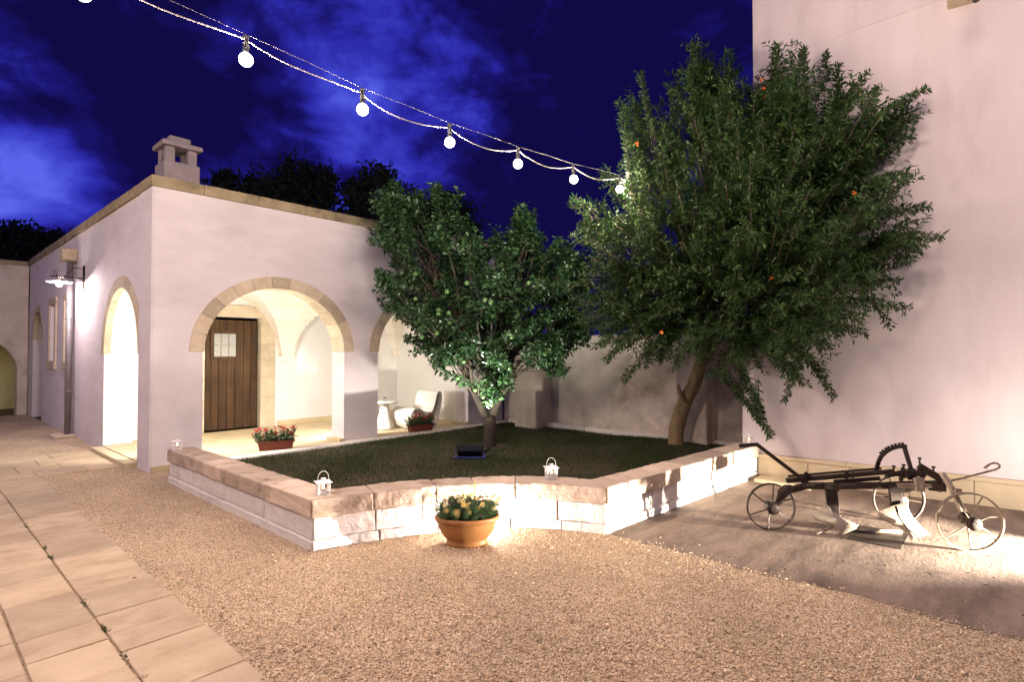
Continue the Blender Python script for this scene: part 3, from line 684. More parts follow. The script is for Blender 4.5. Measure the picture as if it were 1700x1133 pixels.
# ------------------------------------------------------------------ plough
PO = Vector((2.389, 5.146, 0)); PA = R(-9.7)
pg = thing('plough', 'old black iron horse plough on three spoked wheels standing on the concrete', 'plough', PO, PA)
def wheel(c, r, axis_tilt, nsp, mrim, lab=None, rot=0.2, curved=False):
    """wheel in the local x-z plane; the wheel is a part, rim, spokes and hub its sub-parts"""
    hub = MB(); M4 = Matrix.Translation(c) @ Matrix.Rotation(axis_tilt, 4, 'Z')
    hub.lathe([(0.03,-.07),(0.04,-.065),(0.04,.05),(0.055,.055),(0.055,.075),(0.02,.08)], 14, mat=M4 @ Matrix.Rotation(R(90), 4, 'X'))
    w = hub.build('wheel', M['iron'], pg, smooth=True)
    if lab: w['label'] = lab
    rm = MB(); ax = M4.to_3x3() @ Vector((0,1,0)); rm.ring(c, ax, r-.006, 0, 56, sq=(0.030, 0.011)); rm.build('rim', mrim, w)
    sp = MB()
    for k in range(nsp):
        a = rot + 2*math.pi*k/nsp
        e = Vector((math.cos(a), 0, math.sin(a))); e2 = Vector((-math.sin(a), 0, math.cos(a)))
        y0 = 0.03*(1 if k % 2 else -1)
        pts = [M4 @ (e*0.035+Vector((0,y0,0))), M4 @ (e*r*0.55 + Vector((0,y0*.5,0)) + e2*(0.02 if curved and k % 3 == 0 else 0)), M4 @ (e*(r-.012))]
        sp.tube(pts, 0.0062, 6)
    sp.build('spokes', mrim, w)
    return w
wheel(Vector((0.0,0,0.221)), 0.216, R(4), 6, M['shaderim'], 'small rear wheel with six spokes', rot=1.45)
wheel(Vector((1.46,-.30,0.247)), 0.242, R(-4), 7, M['steel'], 'brightly lit front wheel', rot=0.25, curved=True)
wheel(Vector((1.281,.45,0.235)), 0.23, R(2), 6, M['shaderim'], 'far front wheel', rot=0.9)
mb = MB()
# main beam with goose neck down to the rear hub
mb.tube([(0.02,0,0.225),(0.10,0,0.285)], [0.032,0.026], 8); mb.tube([(0.07,0,0.27),(0.10,0,0.345),(0.14,0,0.385),(0.19,0,0.40)], [0.03,0.05,0.05,0.034], 8)
mb.bar((0.12,0,0.365),(0.30,0,0.425),0.045,0.055); mb.bar((0.29,0,0.424),(0.99,0,0.456),0.05,0.055); mb.bar((0.98,0,0.456),(1.39,0,0.484),0.05,0.06)
mb.bar((0.55,0.03,0.465),(0.95,0.06,0.505),0.03,0.035)
bm_ = mb.build('beam', M['iron'], pg, bevel=0.006)
mb = MB(); mb.tube([(0.168,.12,.44),(1.09,.12,.56)], 0.024, 12); mb.tube([(0.196,.15,.475),(1.0,.15,.578)], 0.011, 8); mb.bar((0.30,.10,.43),(0.36,.10,.52),0.04,0.05)
mb.bar((0.30,.06,.47),(0.30,.18,.47),.04,.04); mb.bar((0.72,.05,.47),(0.72,.05,.56),.012,.012); mb.bar((0.69,.12,.44),(0.69,.12,.55),.05,.02)
mb.build('lift_tube', M['iron'], pg, smooth=False)
mb = MB(); mb.bar((-0.251,.1,.757),(-0.09,.1,.776),0.02,0.036); mb.bar((-0.10,.1,.783),(0.345,.02,.43),0.018,0.034); mb.build('lever', M['iron'], pg, bevel=0.004)
# toothed quadrant
mb = MB(); q = [(0.955,.15,.52),(0.962,.15,.58),(0.978,.15,.64),(1.005,.15,.695),(1.045,.15,.735),(1.089,.15,.763),(1.145,.15,.782),(1.20,.15,.788)]
for a, b in zip(q[:-1], q[1:]): mb.bar(a, b, 0.02, 0.032)
mb.bar((1.19,.15,.797),(1.255,.15,.55),0.02,0.034); mb.bar((1.17,.15,.788),(1.215,.15,.788),0.02,.03)
for a, b in zip(q[3:-1], q[4:]):
    a = Vector(a); b = Vector(b); d = (b-a).normalized(); nn = Vector((-d.z,0,d.x))
    for f in (0.2, 0.7):
        p = a+(b-a)*f; mb.bar(p+nn*.012, p+nn*.034, 0.02, 0.013, up=(0,1,0))
mb.build('toothed_quadrant', M['iron'], pg)
# clutter of the front head: clamps, bolts, links
mb = MB()
mb.bar((1.0,.06,.53),(1.25,.10,.585),.05,.03); mb.bar((1.10,.02,.50),(1.16,.10,.60),.03,.03); mb.bar((1.02,.12,.50),(1.10,.02,.58),.025,.025)
mb.bar((1.17,.06,.52),(1.30,-.02,.62),.04,.05); mb.bar((1.235,.0,.64),(1.40,-.05,.53),.055,.06); mb.bar((1.25,.0,.52),(1.30,.0,.60),.03,.03)
mb.bar((1.30,-.02,.47),(1.42,-.05,.47),.07,.07); mb.bar((1.40,-.04,.56),(1.36,-.06,.43),.03,.03)
for (x_, z_) in ((1.13,.585),(1.26,.65),(1.37,.575),(1.29,.545),(1.05,.57)):
    mb.lathe([(0.009,0),(0.009,.045),(0.018,.046),(0.018,.06)], 6, mat=Matrix.Translation((x_,.03,z_)))
mb.lathe([(0.03,-.06),(0.03,.06)], 12, mat=Matrix.Translation((1.16,.05,.55)) @ Matrix.Rotation(R(70),4,'X'))
# far wheel stub axle
mb.bar((1.30,.02,.47),(1.285,.42,.30),.03,.03); mb.bar((1.285,.40,.32),(1.281,.43,.235),.03,.03)
mb.build('hitch_head', M['iron'], pg, bevel=0.004)
mb = MB(); mb.box((1.175,-.075,.425),(1.25,-.035,.545)); mb.bar((1.04,-.03,.465),(1.19,-.05,.475),.03,.04); mb.bar((1.25,-.05,.475),(1.31,-.05,.48),.03,.035); mb.build('clamp_plate', M['steel'], pg, bevel=0.004)
mb = MB(); mb.bar((1.375,-.09,.60),(1.43,-.16,.45),.055,.03); mb.bar((1.41,-.15,.47),(1.455,-.235,.27),.035,.022); mb.bar((1.44,-.15,.46),(1.485,-.235,.27),.012,.022); mb.bar((1.45,-.14,.46),(1.44,-.20,.47),.05,.05); mb.build('fork', M['steel'], pg, bevel=0.004)
mb = MB(); mb.bar((1.45,-.22,.28),(1.46,-.27,.247),.06,.07); mb.build('stub_axle', M['iron'], pg)
mb = MB(); hk = [(1.40,0,.495),(1.456,0,.507),(1.60,0,.548),(1.75,0,.598),(1.84,0,.628),(1.868,0,.645),(1.872,0,.665),(1.855,0,.68),(1.825,0,.684),(1.795,0,.672),(1.775,0,.655),(1.755,0,.643),(1.775,0,.634)]
mb.tube(hk, 0.0095, 8); mb.build('drawbar_hook', M['rustrim'], pg, smooth=True)
# shanks with mouldboards (curved plates)
def plough_body(x0, mat, zt=.43):
    mb = MB(); mb.hexa([(x0-.03,-.015,.13),(x0+.07,-.015,.13),(x0+.07,.015,.13),(x0-.03,.015,.13),(x0-.06,-.02,zt),(x0+.04,-.02,zt),(x0+.04,.02,zt),(x0-.06,.02,zt)])
    mb.hexa([(x0-.03,-.018,.10),(x0+.14,-.018,.10),(x0+.14,.018,.10),(x0-.03,.018,.10),(x0-.03,-.015,.131),(x0+.075,-.015,.131),(x0+.075,.015,.131),(x0-.03,.015,.131)])
    mb.bar((x0-.07,-.03,zt),(x0+.05,-.03,zt),.03,.07)
    sh = mb.build('shank', M['iron'], pg, bevel=0.005)
    return sh
plough_body(0.52, M['steel']); plough_body(1.05, M['steel'], .44)
def plate(outline, bulge, name, mat, yoff, th=0.008):
    """curved plate: outline in local x-z, pushed towards the viewer (-y) by bulge"""
    P = outline; cx = sum(p[0] for p in P)/len(P); cz = sum(p[1] for p in P)/len(P)
    mb = MB(); rings = 5; vs = []; n_ = len(P)
    for side in (0, 1):
        for r_ in range(rings+1):
            f = r_/rings
            for (x, z) in P:
                X = cx+(x-cx)*f; Z = cz+(z-cz)*f
                vs.append((X, yoff-bulge*(1-f*f)+(0.10*(Z-cz))+side*th, Z))
    fs = []; half = n_*(rings+1)
    for side in (0, 1):
        for r_ in range(rings):
            for k in range(n_):
                k2 = (k+1) % n_; a = side*half+r_*n_
                q_ = (a+k, a+k2, a+n_+k2, a+n_+k); fs.append(q_ if side else tuple(reversed(q_)))
    for k in range(n_):
        k2 = (k+1) % n_; a = rings*n_; fs.append((a+k, a+k2, half+a+k2, half+a+k))
    mb.add(vs, fs); return mb.build(name, mat, pg, smooth=False)
m1 = plate([(0.339,.164),(0.345,.19),(0.40,.225),(0.474,.268),(0.53,.20),(0.60,.155),(0.66,.13),(0.721,.102),(0.70,.07),(0.65,.045),(0.587,.012),(0.56,.045),(0.535,.078),(0.45,.108),(0.36,.135)], 0.02, 'mouldboard', M['board'], -.045)
m2 = plate([(0.884,.208),(0.89,.232),(0.95,.262),(1.004,.287),(1.08,.31),(1.125,.325),(1.13,.26),(1.155,.20),(1.20,.145),(1.283,.063),(1.21,.03),(1.133,.012),(1.09,.07),(1.04,.105),(0.95,.145),(0.89,.18)], 0.03, 'mouldboard', M['board'], -.055)
mb = MB(); mb.tube([(1.0,-.10,.30),(1.02,-.105,.22),(1.08,-.10,.13),(1.19,-.09,.02)], 0.009, 6); mb.build('coulter', M['iron'], pg, smooth=True)
mb = MB(); mb.bar((0.364,-.06,.012),(0.517,-.02,.07),.022,.02); mb.build('share_point', M['steel'], pg, bevel=.004)
mb = MB(); mb.tube([(0.62,.06,.03),(1.12,.06,.03)], 0.016, 8); mb.build('landside_rod', M['steel'], pg, smooth=True)

# ------------------------------------------------------------------ lanterns
def make_lantern():
    t = thing('lantern', 'x', 'lantern', group='white candle lanterns on the planter wall')
    s = 0.046; mb = MB(); mb.box((-s-.006,-s-.006,0),(s+.006,s+.006,.008))
    for a in (-1,1):
        for b in (-1,1): mb.box((a*s-.005,b*s-.005,.008),(a*s+.005,b*s+.005,.100))
    for k in range(4):
        m4 = Matrix.Rotation(k*math.pi/2, 4, 'Z')
        def B_(p, q): mb.bar(m4 @ Vector(p), m4 @ Vector(q), .0025, .007, up=m4.to_3x3() @ Vector((0,1,0)))
        y = -s
        B_((-s,y,.02),(s,y,.02)); B_((-s,y,.092),(s,y,.092)); B_((0,y,.02),(0,y,.092))
        B_((-s,y,.022),(0,y,.056)); B_((0,y,.056),(-s,y,.09)); B_((s,y,.022),(0,y,.056)); B_((0,y,.056),(s,y,.09))
        for sg in (-1,1):
            B_((sg*s*.5-.01*0,y,.03),(sg*s*.9,y,.056)); B_((sg*s*.9,y,.056),(sg*s*.5,y,.082))
    mb.build('frame', M['white_metal'], t)
    mb = MB(); o = .066
    mb.add([(-o,-o,.100),(o,-o,.100),(o,o,.100),(-o,o,.100),(-.018,-.018,.118),(.018,-.018,.118),(.018,.018,.118),(-.018,.018,.118),(-o,-o,.103),(o,-o,.103),(o,o,.103),(-o,o,.103)],
           [(3,2,1,0),(0,1,9,8),(1,2,10,9),(2,3,11,10),(3,0,8,11),(8,9,5,4),(9,10,6,5),(10,11,7,6),(11,8,4,7),(4,5,6,7)])
    mb.lathe([(.014,.1185),(.014,.128),(.022,.129),(.022,.134),(.010,.136)], 14); mb.build('roof', M['white_metal'], t)
    mb = MB(); mb.tube([(.046*math.cos(a), 0, .118+.075*math.sin(a)**.8 if math.sin(a) > 0 else .112) for a in np.linspace(0, math.pi, 22)], .0022, 6); mb.build('handle', M['white_metal'], t, smooth=True)
    mb = MB(); mb.lathe([(.019,.0085),(.019,.045),(.004,.046)], 14); cd = mb.build('candle', M['wax'], t, smooth=True)
    mb = MB(); mb.lathe([(.001,.048),(.006,.055),(.005,.066),(.0008,.080)], 8); mb.build('flame', M['flame'], cd, smooth=True)
    return t
ln0 = make_lantern()
for i, (p, rz, lab) in enumerate([
    ((-4.19,6.96), .5, 'white metal candle lantern on the coping end beside the corner pier'),
    ((-1.625,4.795), .55, 'white metal candle lantern on the sharp front corner of planter wall'),
    ((0.38,5.40), .2, 'white metal candle lantern on the curved coping right of the flower pot'),
    ((3.16,7.43), .3, 'white metal candle lantern at the coping end against the tall house')]):
    t_, u_ = TU(p); o = ln0 if i == 0 else copy_tree(ln0)
    o.location = (p[0], p[1], 0.43); o.rotation_euler = (0, 0, rz); o['label'] = lab

# ------------------------------------------------------------------ leaves
def leaf_mesh(pos, d, nrm, L, Wd, fold=0.35, droop=0.15):
    """arrays: leaves as two folded quads each"""
    d = d/np.linalg.norm(d, axis=1)[:, None]; s = np.cross(d, nrm); s /= (np.linalg.norm(s, axis=1)[:, None]+1e-9); n_ = np.cross(s, d)
    L = L[:, None]; Wd = Wd[:, None]
    b = pos; m1 = pos+d*L*.35; m2 = pos+d*L*.72-n_*L*droop*.4; tp = pos+d*L-n_*L*droop
    l1 = m1+s*Wd*.5+n_*Wd*fold*.5; r1 = m1-s*Wd*.5+n_*Wd*fold*.5; l2 = m2+s*Wd*.36+n_*Wd*fold*.36; r2 = m2-s*Wd*.36+n_*Wd*fold*.36
    V = np.stack([b, l1, l2, tp, r2, r1], 1).reshape(-1, 3); o = 6*np.arange(len(pos))[:, None]
    F = np.concatenate([o+np.array([[0,3,2,1]]), o+np.array([[0,5,4,3]])], 1).reshape(-1, 4)
    return V, F
def unit(v): return v/(np.linalg.norm(v)+1e-9)
fp = 920.0; th_ = R(1.15)
def at_depth(px, py, Y):
    """a measured point of the photograph at its distance from the camera"""
    a = (px-850)/fp; b = -(py-566.5)/fp
    r = np.array([a, math.cos(th_)-b*math.sin(th_), math.sin(th_)+b*math.cos(th_)])
    return r*(Y/r[1])+np.array([0,0,1.65])
def in_p1(x, y, P): return bool(in_poly(np.array([float(x)]), np.array([float(y)]), P)[0])

def shoots_to_leaves(shoots, spacing, L, Wd, spread, jit, r_):
    P = []; Dd = []; Nn = []; 
    for (a, b, c) in shoots:    # quadratic curve a-b-c
        ln = np.linalg.norm(c-a)+1e-6; k = max(4, int(ln/spacing))
        t = np.linspace(0.10, 1.0, k)[:, None]
        p = (1-t)**2*a+2*t*(1-t)*b+t*t*c; tg = 2*(1-t)*(b-a)+2*t*(c-b); tg /= np.linalg.norm(tg, axis=1)[:, None]
        rv = r_.normal(size=(k, 3)); rv -= tg*(rv*tg).sum(1)[:, None]; rv /= np.linalg.norm(rv, axis=1)[:, None]
        dd_ = tg*(1-spread)+rv*spread
        P.append(p+rv*jit*r_.random((k, 1))); Dd.append(dd_)
        nn = r_.normal(size=(k, 3))*0.6+np.array([0,0,1.0]); Nn.append(nn)
    P = np.concatenate(P); Dd = np.concatenate(Dd); Nn = np.concatenate(Nn); n = len(P)
    return leaf_mesh(P, Dd, Nn, r_.uniform(L[0], L[1], n), r_.uniform(Wd[0], Wd[1], n)), n

# ------------------------------------------------------------------ citrus tree
cbase = np.array(at_depth(812, 741, 9.36)); cbase[2] = 0.05
ct = thing('citrus_tree', 'round citrus tree with forked trunk and green fruit on the lawn', 'tree', Vector(cbase))
cb = np.array([cbase[0], cbase[1], 0]); rl = np.random.default_rng(11)
fork = at_depth(812, 692, 9.36)
tr = MB()
def limb(mb, pts, r0, r1, n=9):
    k = len(pts); mb.tube([Vector(p)-Vector(cur0) for p in pts], [r0+(r1-r0)*i/(k-1) for i in range(k)], n)
cur0 = cbase
fl = np.array([0,0,-.02])
limb(tr, [cbase+[0,0,-.05], cbase+[0.0,0,.06], at_depth(814,715,9.36), fork], 0.125, 0.10, 12)
LL = [at_depth(806,692,9.36), at_depth(795,668,9.34), at_depth(782,640,9.3), at_depth(760,580,9.2), at_depth(735,500,9.1), at_depth(715,420,9.1)]
RR = [at_depth(818,690,9.36), at_depth(828,664,9.38), at_depth(836,640,9.4), at_depth(850,590,9.5), at_depth(880,520,9.6), at_depth(900,450,9.7)]
limb(tr, LL, 0.075, 0.02); limb(tr, RR, 0.072, 0.02)
CP = [(640,310),(700,318),(745,318),(775,335),(790,385),(812,395),(832,378),(850,345),(868,340),(890,375),(900,408),(925,396),(950,388),(978,405),(985,470),(992,540),(965,590),(935,622),(905,595),(880,605),(862,612),(850,640),(812,668),(800,670),(770,640),(752,600),(722,618),(705,598),(690,580),(662,535),(640,512),(630,470),(640,440),(625,400),(612,400),(640,352),(625,325)]
shoots = []; limbs = []
piv = at_depth(812, 600, 9.4)
def sprays(shoots, a, T_, r_, n_, l0, l1, spread, up=0.12, lo=0.25):
    '''side shoots along a secondary branch from a to its tip'''
    ax_ = T_-a; L_ = np.linalg.norm(ax_); ax_ = ax_/L_; bend = r_.normal(size=3)*.08*L_+np.array([0,0,.06*L_])
    for q in range(n_):
        t = r_.uniform(lo, 1.0); p = a+(T_-a)*t+bend*4*t*(1-t)*.5
        rv = r_.normal(size=3); rv -= ax_*rv.dot(ax_); rv = unit(rv)
        d = unit(ax_*r_.uniform(.45, 1.0)+rv*spread*r_.uniform(.4, 1.0)+np.array([0,0,up])); l = r_.uniform(l0, l1)*(1.15-.5*t)
        c_ = p+d*l; shoots.append((p, (p+c_)/2+rv*.12*l*r_.normal()*.6, c_))
    shoots.append((a+(T_-a)*.4, (a+T_)/2+bend*.5+(T_-a)*.12, T_))
def crown_tip(P, bounds, r_, dep):
    while True:
        x = r_.uniform(bounds[0], bounds[1]); y = r_.uniform(bounds[2], bounds[3])
        if in_p1(x, y, P): return x, y
for i in range(270):
    x, y = crown_tip(CP, (605, 1000, 300, 675), rl, 0)
    ex = (x-800)/190; ey = (y-490)/185; q = max(0.10, 1-ex*ex-ey*ey)**.5
    Y = 9.5 + rl.uniform(-1, 1)*1.35*q
    T_ = at_depth(x, y, Y); src = LL if x < 815 else RR
    nb_ = src[rl.integers(1, len(src))] if rl.random() < .7 else piv
    out = unit(T_-piv)*0.7+unit(T_-nb_)*0.3+np.array([0,0,.15]); ln = rl.uniform(.45, .85)
    a = T_-unit(out)*ln
    sprays(shoots, a, T_, rl, 13, .14, .34, .85, lo=.35)
    limbs.append((nb_, (nb_+a)/2+rl.normal(size=3)*.08, a)); limbs.append((a, (a+T_)/2, T_))
# a few stray sprays on the outline
for (x0, y0, x1, y1) in ((700,350,632,322),(690,400,612,404),(690,480,628,468),(760,590,712,600),(770,630,722,612),(870,430,862,342),(880,430,880,352),(830,440,822,378),(955,460,985,430),(930,440,925,398),(690,360,655,308),(745,380,760,316),(800,640,760,636),(820,640,808,672),(930,560,932,625),(735,400,722,318)):
    for k in range(3):
        Y = 9.1+rl.uniform(-.25,.25); a = at_depth(x0+rl.uniform(-8,8), y0+rl.uniform(-8,8), Y); c_ = at_depth(x1+rl.uniform(-5,5), y1+rl.uniform(-5,5), Y)
        shoots.append((a, (a+c_)/2+rl.normal(size=3)*.03, c_))
br = MB()
for (a, b, c_) in limbs: limb(br, [a, b, c_], 0.012, 0.004, 5)
tr.build('trunk', M['shadebark'], ct, smooth=True); br.build('branches', M['twig'], ct, smooth=True)
(V, F), nl = shoots_to_leaves(shoots, 0.0165, (0.050, 0.118), (0.027, 0.056), 0.72, 0.02, rl)
cr_o = mesh_np('crown', V-cbase, F, M['citrus'], ct, tint=np.repeat(rl.random(nl), 2))
fr = MB(); fr.lathe([(0.0005+.036*math.sin(a), -.036*math.cos(a)) for a in np.linspace(0.02, math.pi-.02, 11)], 14)
f0 = None
for (x, y, Y) in [(789,648,8.95),(803,660,8.95),(816,672,8.97),(808,668,9.0),(822,655,9.05),(728,522,8.5),(745,520,8.45),(747,537,8.5),(690,497,8.7),(742,484,8.4),(725,553,8.55),(700,560,8.7),(805,498,8.2),(815,502,8.25),(850,560,8.4),(905,588,8.75),(912,582,8.8),(770,600,8.7),(846,612,8.8),(775,470,8.2),(760,628,8.85),(728,515,8.55),(690,455,8.8),(878,470,8.4),(832,590,8.6)]:
    p = at_depth(x, y, Y)-cbase
    if f0 is None: f0 = fr.build('fruit', M['greenfruit'], ct, smooth=True); o = f0
    else: o = f0.copy(); col.objects.link(o)
    o.location = p; o.scale = (1, 1, .95)

# ------------------------------------------------------------------ pomegranate tree
pbase = at_depth(1120, 738, 9.2); pbase[2] = 0.09
pt = thing('pomegranate_tree', 'large bushy pomegranate tree with narrow leaves and orange flowers leaning to the house', 'tree', Vector(pbase))
cur0 = pbase; rp = np.random.default_rng(23)
def house_depth(x):
    s = (x-850)/fp      # where the line of sight meets the house front
    # H1 + k*HD : X = s*Y
    k = (s*H1.y-H1.x)/(HD.x-s*HD.y); return H1.y+k*HD.y
PP = [(1060,125),(1085,165),(1110,150),(1130,80),(1160,78),(1185,120),(1205,88),(1235,130),(1262,140),(1275,80),(1300,75),(1340,85),(1375,112),(1410,125),(1450,150),(1470,180),(1535,150),(1510,190),(1490,235),(1470,270),(1520,300),(1500,340),(1525,365),(1555,395),(1520,420),(1470,440),(1500,505),(1455,520),(1430,555),(1390,575),(1375,610),(1320,610),(1290,640),(1250,640),(1205,640),(1180,628),(1140,610),(1080,600),(1040,612),(1005,580),(965,555),(945,500),(938,420),(955,350),(975,290),(1010,240),(1035,180)]
br = MB(); ftop = at_depth(1152, 640, 8.95); ftop2 = at_depth(1170, 560, 8.55)
tr = MB(); limb(tr, [pbase+[0,0,-.08], pbase+[0.02,0,.05], at_depth(1122,715,9.18), at_depth(1130,685,9.12), at_depth(1140,660,9.05), ftop, at_depth(1165,600,8.75), ftop2], 0.135, 0.095, 12)
limb(tr, [at_depth(1140,668,9.0), at_depth(1128,652,8.95), at_depth(1126,640,8.9)], 0.05, 0.025, 8)
core = [ftop2]
mains = []
for (x, y, Y) in [(1060,330,8.2),(1110,250,8.3),(1170,200,8.0),(1230,220,7.6),(1300,220,7.0),(1370,290,6.6),(1400,400,6.4),(1370,500,6.4),(1280,480,6.8),(1010,430,8.4),(1020,520,8.6),(1200,420,7.6),(1130,400,7.7),(1290,350,7.0),(1300,580,6.7)]:
    e = at_depth(x, y, Y); m_ = (ftop2+e)/2+np.array([0,0,.12])+rp.normal(size=3)*.08
    mains.append([ftop2*(1-t)**2+2*t*(1-t)*m_+e*t*t for t in np.linspace(0,1,6)]); limb(br, mains[-1], 0.055, 0.014, 7)
allpts = np.concatenate([np.array(m)[2:] for m in mains])
shoots = []; limbs2 = []
for i in range(600):
    x, y = crown_tip(PP, (935, 1560, 70, 645), rp, 0) if i < 420 else (crown_tip(PP, (1120, 1340, 90, 420), rp, 0) if i < 530 else (crown_tip(PP, (1215, 1275, 110, 430), rp, 0) if i < 580 else crown_tip(PP, (940, 1090, 440, 600), rp, 0)))
    lim = house_depth(x)-0.20 if x > 1238 else 9.3
    mid_ = float(np.interp(x, [940,1060,1150,1240,1400,1560], [8.3,8.1,7.65,6.9,6.15,5.65]))
    mid_ = min(mid_, lim-.40); ex = (x-1220)/320; ey = (y-370)/310; q = max(.2, 1-ex*ex-ey*ey)**.5
    Y = mid_+rp.uniform(-1, 1)*1.10*q; Y = min(Y, lim)
    T_ = at_depth(x, y, Y); near = allpts[np.argmin(np.linalg.norm(allpts-T_, axis=1)+rp.random(len(allpts))*.5)]
    cen = at_depth(1195, 500, 7.9)
    out = unit(T_-cen)*.75+unit(T_-near)*.25+np.array([0,0,.28 if y < 450 else -.05]); ln = rp.uniform(.7, 1.3)
    a = T_-unit(out)*ln; limbs2.append((near, (near+a)/2+rp.normal(size=3)*.05, a)); limbs2.append((a, (a+T_)/2, T_))
    sprays(shoots, a, T_, rp, 13, .14, .38, .95, lo=.15, up=.05 if y < 450 else -.08)
nmain = len(shoots)
for (x0, y0, x1, y1, n_) in ((1180,600,1282,724,5),(1215,590,1262,690,3),(1300,555,1385,660,3),(1420,470,1480,540,2),(1400,300,1520,225,2),(1370,200,1440,118,2),(1410,380,1530,350,2),(1330,600,1300,668,2),(1250,620,1262,700,2),(1080,560,985,575,2),(1020,420,950,395,2),(1360,170,1372,90,2),(1290,590,1340,642,2),(1400,240,1540,148,3),(1400,330,1505,285,3),(1420,410,1562,394,3),(1400,360,1548,345,2),(1390,500,1507,516,3),(1380,540,1440,556,3),(1160,190,1150,72,3),(1120,230,1112,140,2),(1205,210,1210,86,3),(1290,190,1288,76,3),(1335,190,1334,82,3),(1385,210,1392,108,3),(1430,230,1455,146,2),(1090,240,1060,122,3),(1050,330,1030,165,2),(1095,420,1058,268,4),(1120,470,1085,340,3),(1060,560,1005,596,3),(1090,570,1032,632,3),(990,470,942,480,2),(985,360,955,330,2),(1180,130,1176,100,2),(1345,600,1375,625,2),(1240,600,1230,660,2),(1400,460,1490,470,3)):
    for k in range(n_+1):
        def dep(x, w): 
            if x > 1200: return house_depth(max(x, 1238))-.15-w
            return 7.6-w
        w_ = rp.uniform(0, .35)
        a = at_depth(x0+rp.uniform(-9,9), y0+rp.uniform(-9,9), dep(x0, w_+.15)); c_ = at_depth(x1+rp.uniform(-5,5), y1+rp.uniform(-5,5), dep(x1, w_))
        shoots.append((a, (a+c_)/2+np.array([0,0,.06])+rp.normal(size=3)*.02, c_))
for k, (a, b, c_) in enumerate(shoots):
    if k % 3 == 0 or k >= nmain: br.tube([Vector(a-pbase), Vector((a+2*b+c_)/4-pbase), Vector(c_-pbase)], [.004,.003,.0015], 4, caps=False)
for (a, b, c_) in limbs2: limb(br, [a, b, c_], .011, .005, 5)
tr.build('trunk', M['litbark'], pt, smooth=True); br.build('branches', M['twig'], pt, smooth=True)
(V, F), nl = shoots_to_leaves(shoots, 0.0135, (0.038, 0.086), (0.013, 0.025), 0.64, 0.010, rp)
mesh_np('crown', V-pbase, F, M['pome'], pt, tint=np.repeat(rp.random(nl), 2))
fl_ = MB()
for k in range(5):
    a = 2*math.pi*k/5; e = Vector((math.cos(a), math.sin(a), 0)); s2 = Vector((-math.sin(a), math.cos(a), 0))
    fl_.add([(0,0,0), e*.02+s2*.014+Vector((0,0,.02)), e*.036+Vector((0,0,.03)), e*.02-s2*.014+Vector((0,0,.02))], [(0,1,2,3)])
fl_.lathe([(.006,-.03),(.011,-.012),(.009,0),(.013,.008)], 8)
f0 = None
for (x, y, Y) in [(1264,134,6.9),(1270,160,6.85),(1267,148,6.95),(1416,322,5.95),(1280,463,6.2),(1242,485,6.5),(1097,553,7.1),(1058,240,7.3)]:
    p = Vector(at_depth(x, y, Y)-pbase)
    if f0 is None: f0 = fl_.build('flower', M['orange_flower'], pt); o = f0
    else: o = f0.copy(); col.objects.link(o)
    o.location = p; o.rotation_euler = (rnd.uniform(.8,1.8), 0, rnd.uniform(-.6,.6)); o.scale = (.85,.85,.85)

# ------------------------------------------------------------------ far trees
def far_tree(name, label, x, ytop, ybot, Y, wpx, seed, group):
    r_ = np.random.default_rng(seed); top = at_depth(x, ytop, Y); wid = wpx*Y/fp; 
    t = thing(name, label, 'tree', (top[0], Y, 0), group=group); H = top[2]
    tb = MB(); tb.tube([(0,0,-.1),(0.1,0,H*.35),(0,0.1,H*.7)], [.28,.2,.08], 8); tb.build('trunk', M['bark'], t, smooth=True)
    P = []; nc = 60
    for i in range(nc):
        h_ = r_.uniform(.38, 1.0); wmax = wid/2*math.sqrt(max(.04, 1-((h_-.60)/.44)**2)); a = r_.uniform(0, 6.283); rr = wmax*math.sqrt(r_.random())
        c_ = np.array([math.cos(a)*rr, math.sin(a)*rr, h_*H]); s_ = r_.uniform(.35,.8)
        P.append(c_+r_.normal(size=(230,3))*np.array([.42,.42,.5])*s_)
    for i in range(26):
        a = r_.uniform(0, 6.283); rr = wid*.42*math.sqrt(r_.random()); P.append(np.array([math.cos(a)*rr, math.sin(a)*rr, H*(.97-.35*(rr/(wid*.5))**2)])+r_.normal(size=(60,3))*np.array([.12,.12,.42]))
    P = np.concatenate(P); P = P[P[:, 2] < H*1.06]; n = len(P)
    (V, F) = leaf_mesh(P, r_.normal(size=(n,3))+np.array([0,0,.3]), r_.normal(size=(n,3)), r_.uniform(.14,.32,n), r_.uniform(.06,.13,n))
    mesh_np('crown', V, F, M['farleaf'], t, tint=np.repeat(r_.random(n), 2))
G = 'dark trees behind the portico roof'
far_tree('background_tree', 'low dark tree just right of the white chimney', 385, 300, 0, 21, 150, 31, G)
far_tree('background_tree', 'broad dark tree behind the middle of the portico roof', 500, 285, 0, 21.5, 190, 32, G)
far_tree('background_tree', 'dark tree behind the roof at the citrus tree top', 628, 292, 0, 22, 150, 33, G)
far_tree('background_tree', 'dark tree mostly hidden behind the citrus crown', 730, 345, 0, 23, 150, 34, G)
G = 'dark trees at the left edge'
far_tree('background_tree', 'spiky dark tree rising over the far wall at left edge', 35, 385, 0, 24, 100, 35, G)
far_tree('background_tree', 'small dark tree between the left edge tree and long parapet', 105, 402, 0, 25, 120, 36, G)

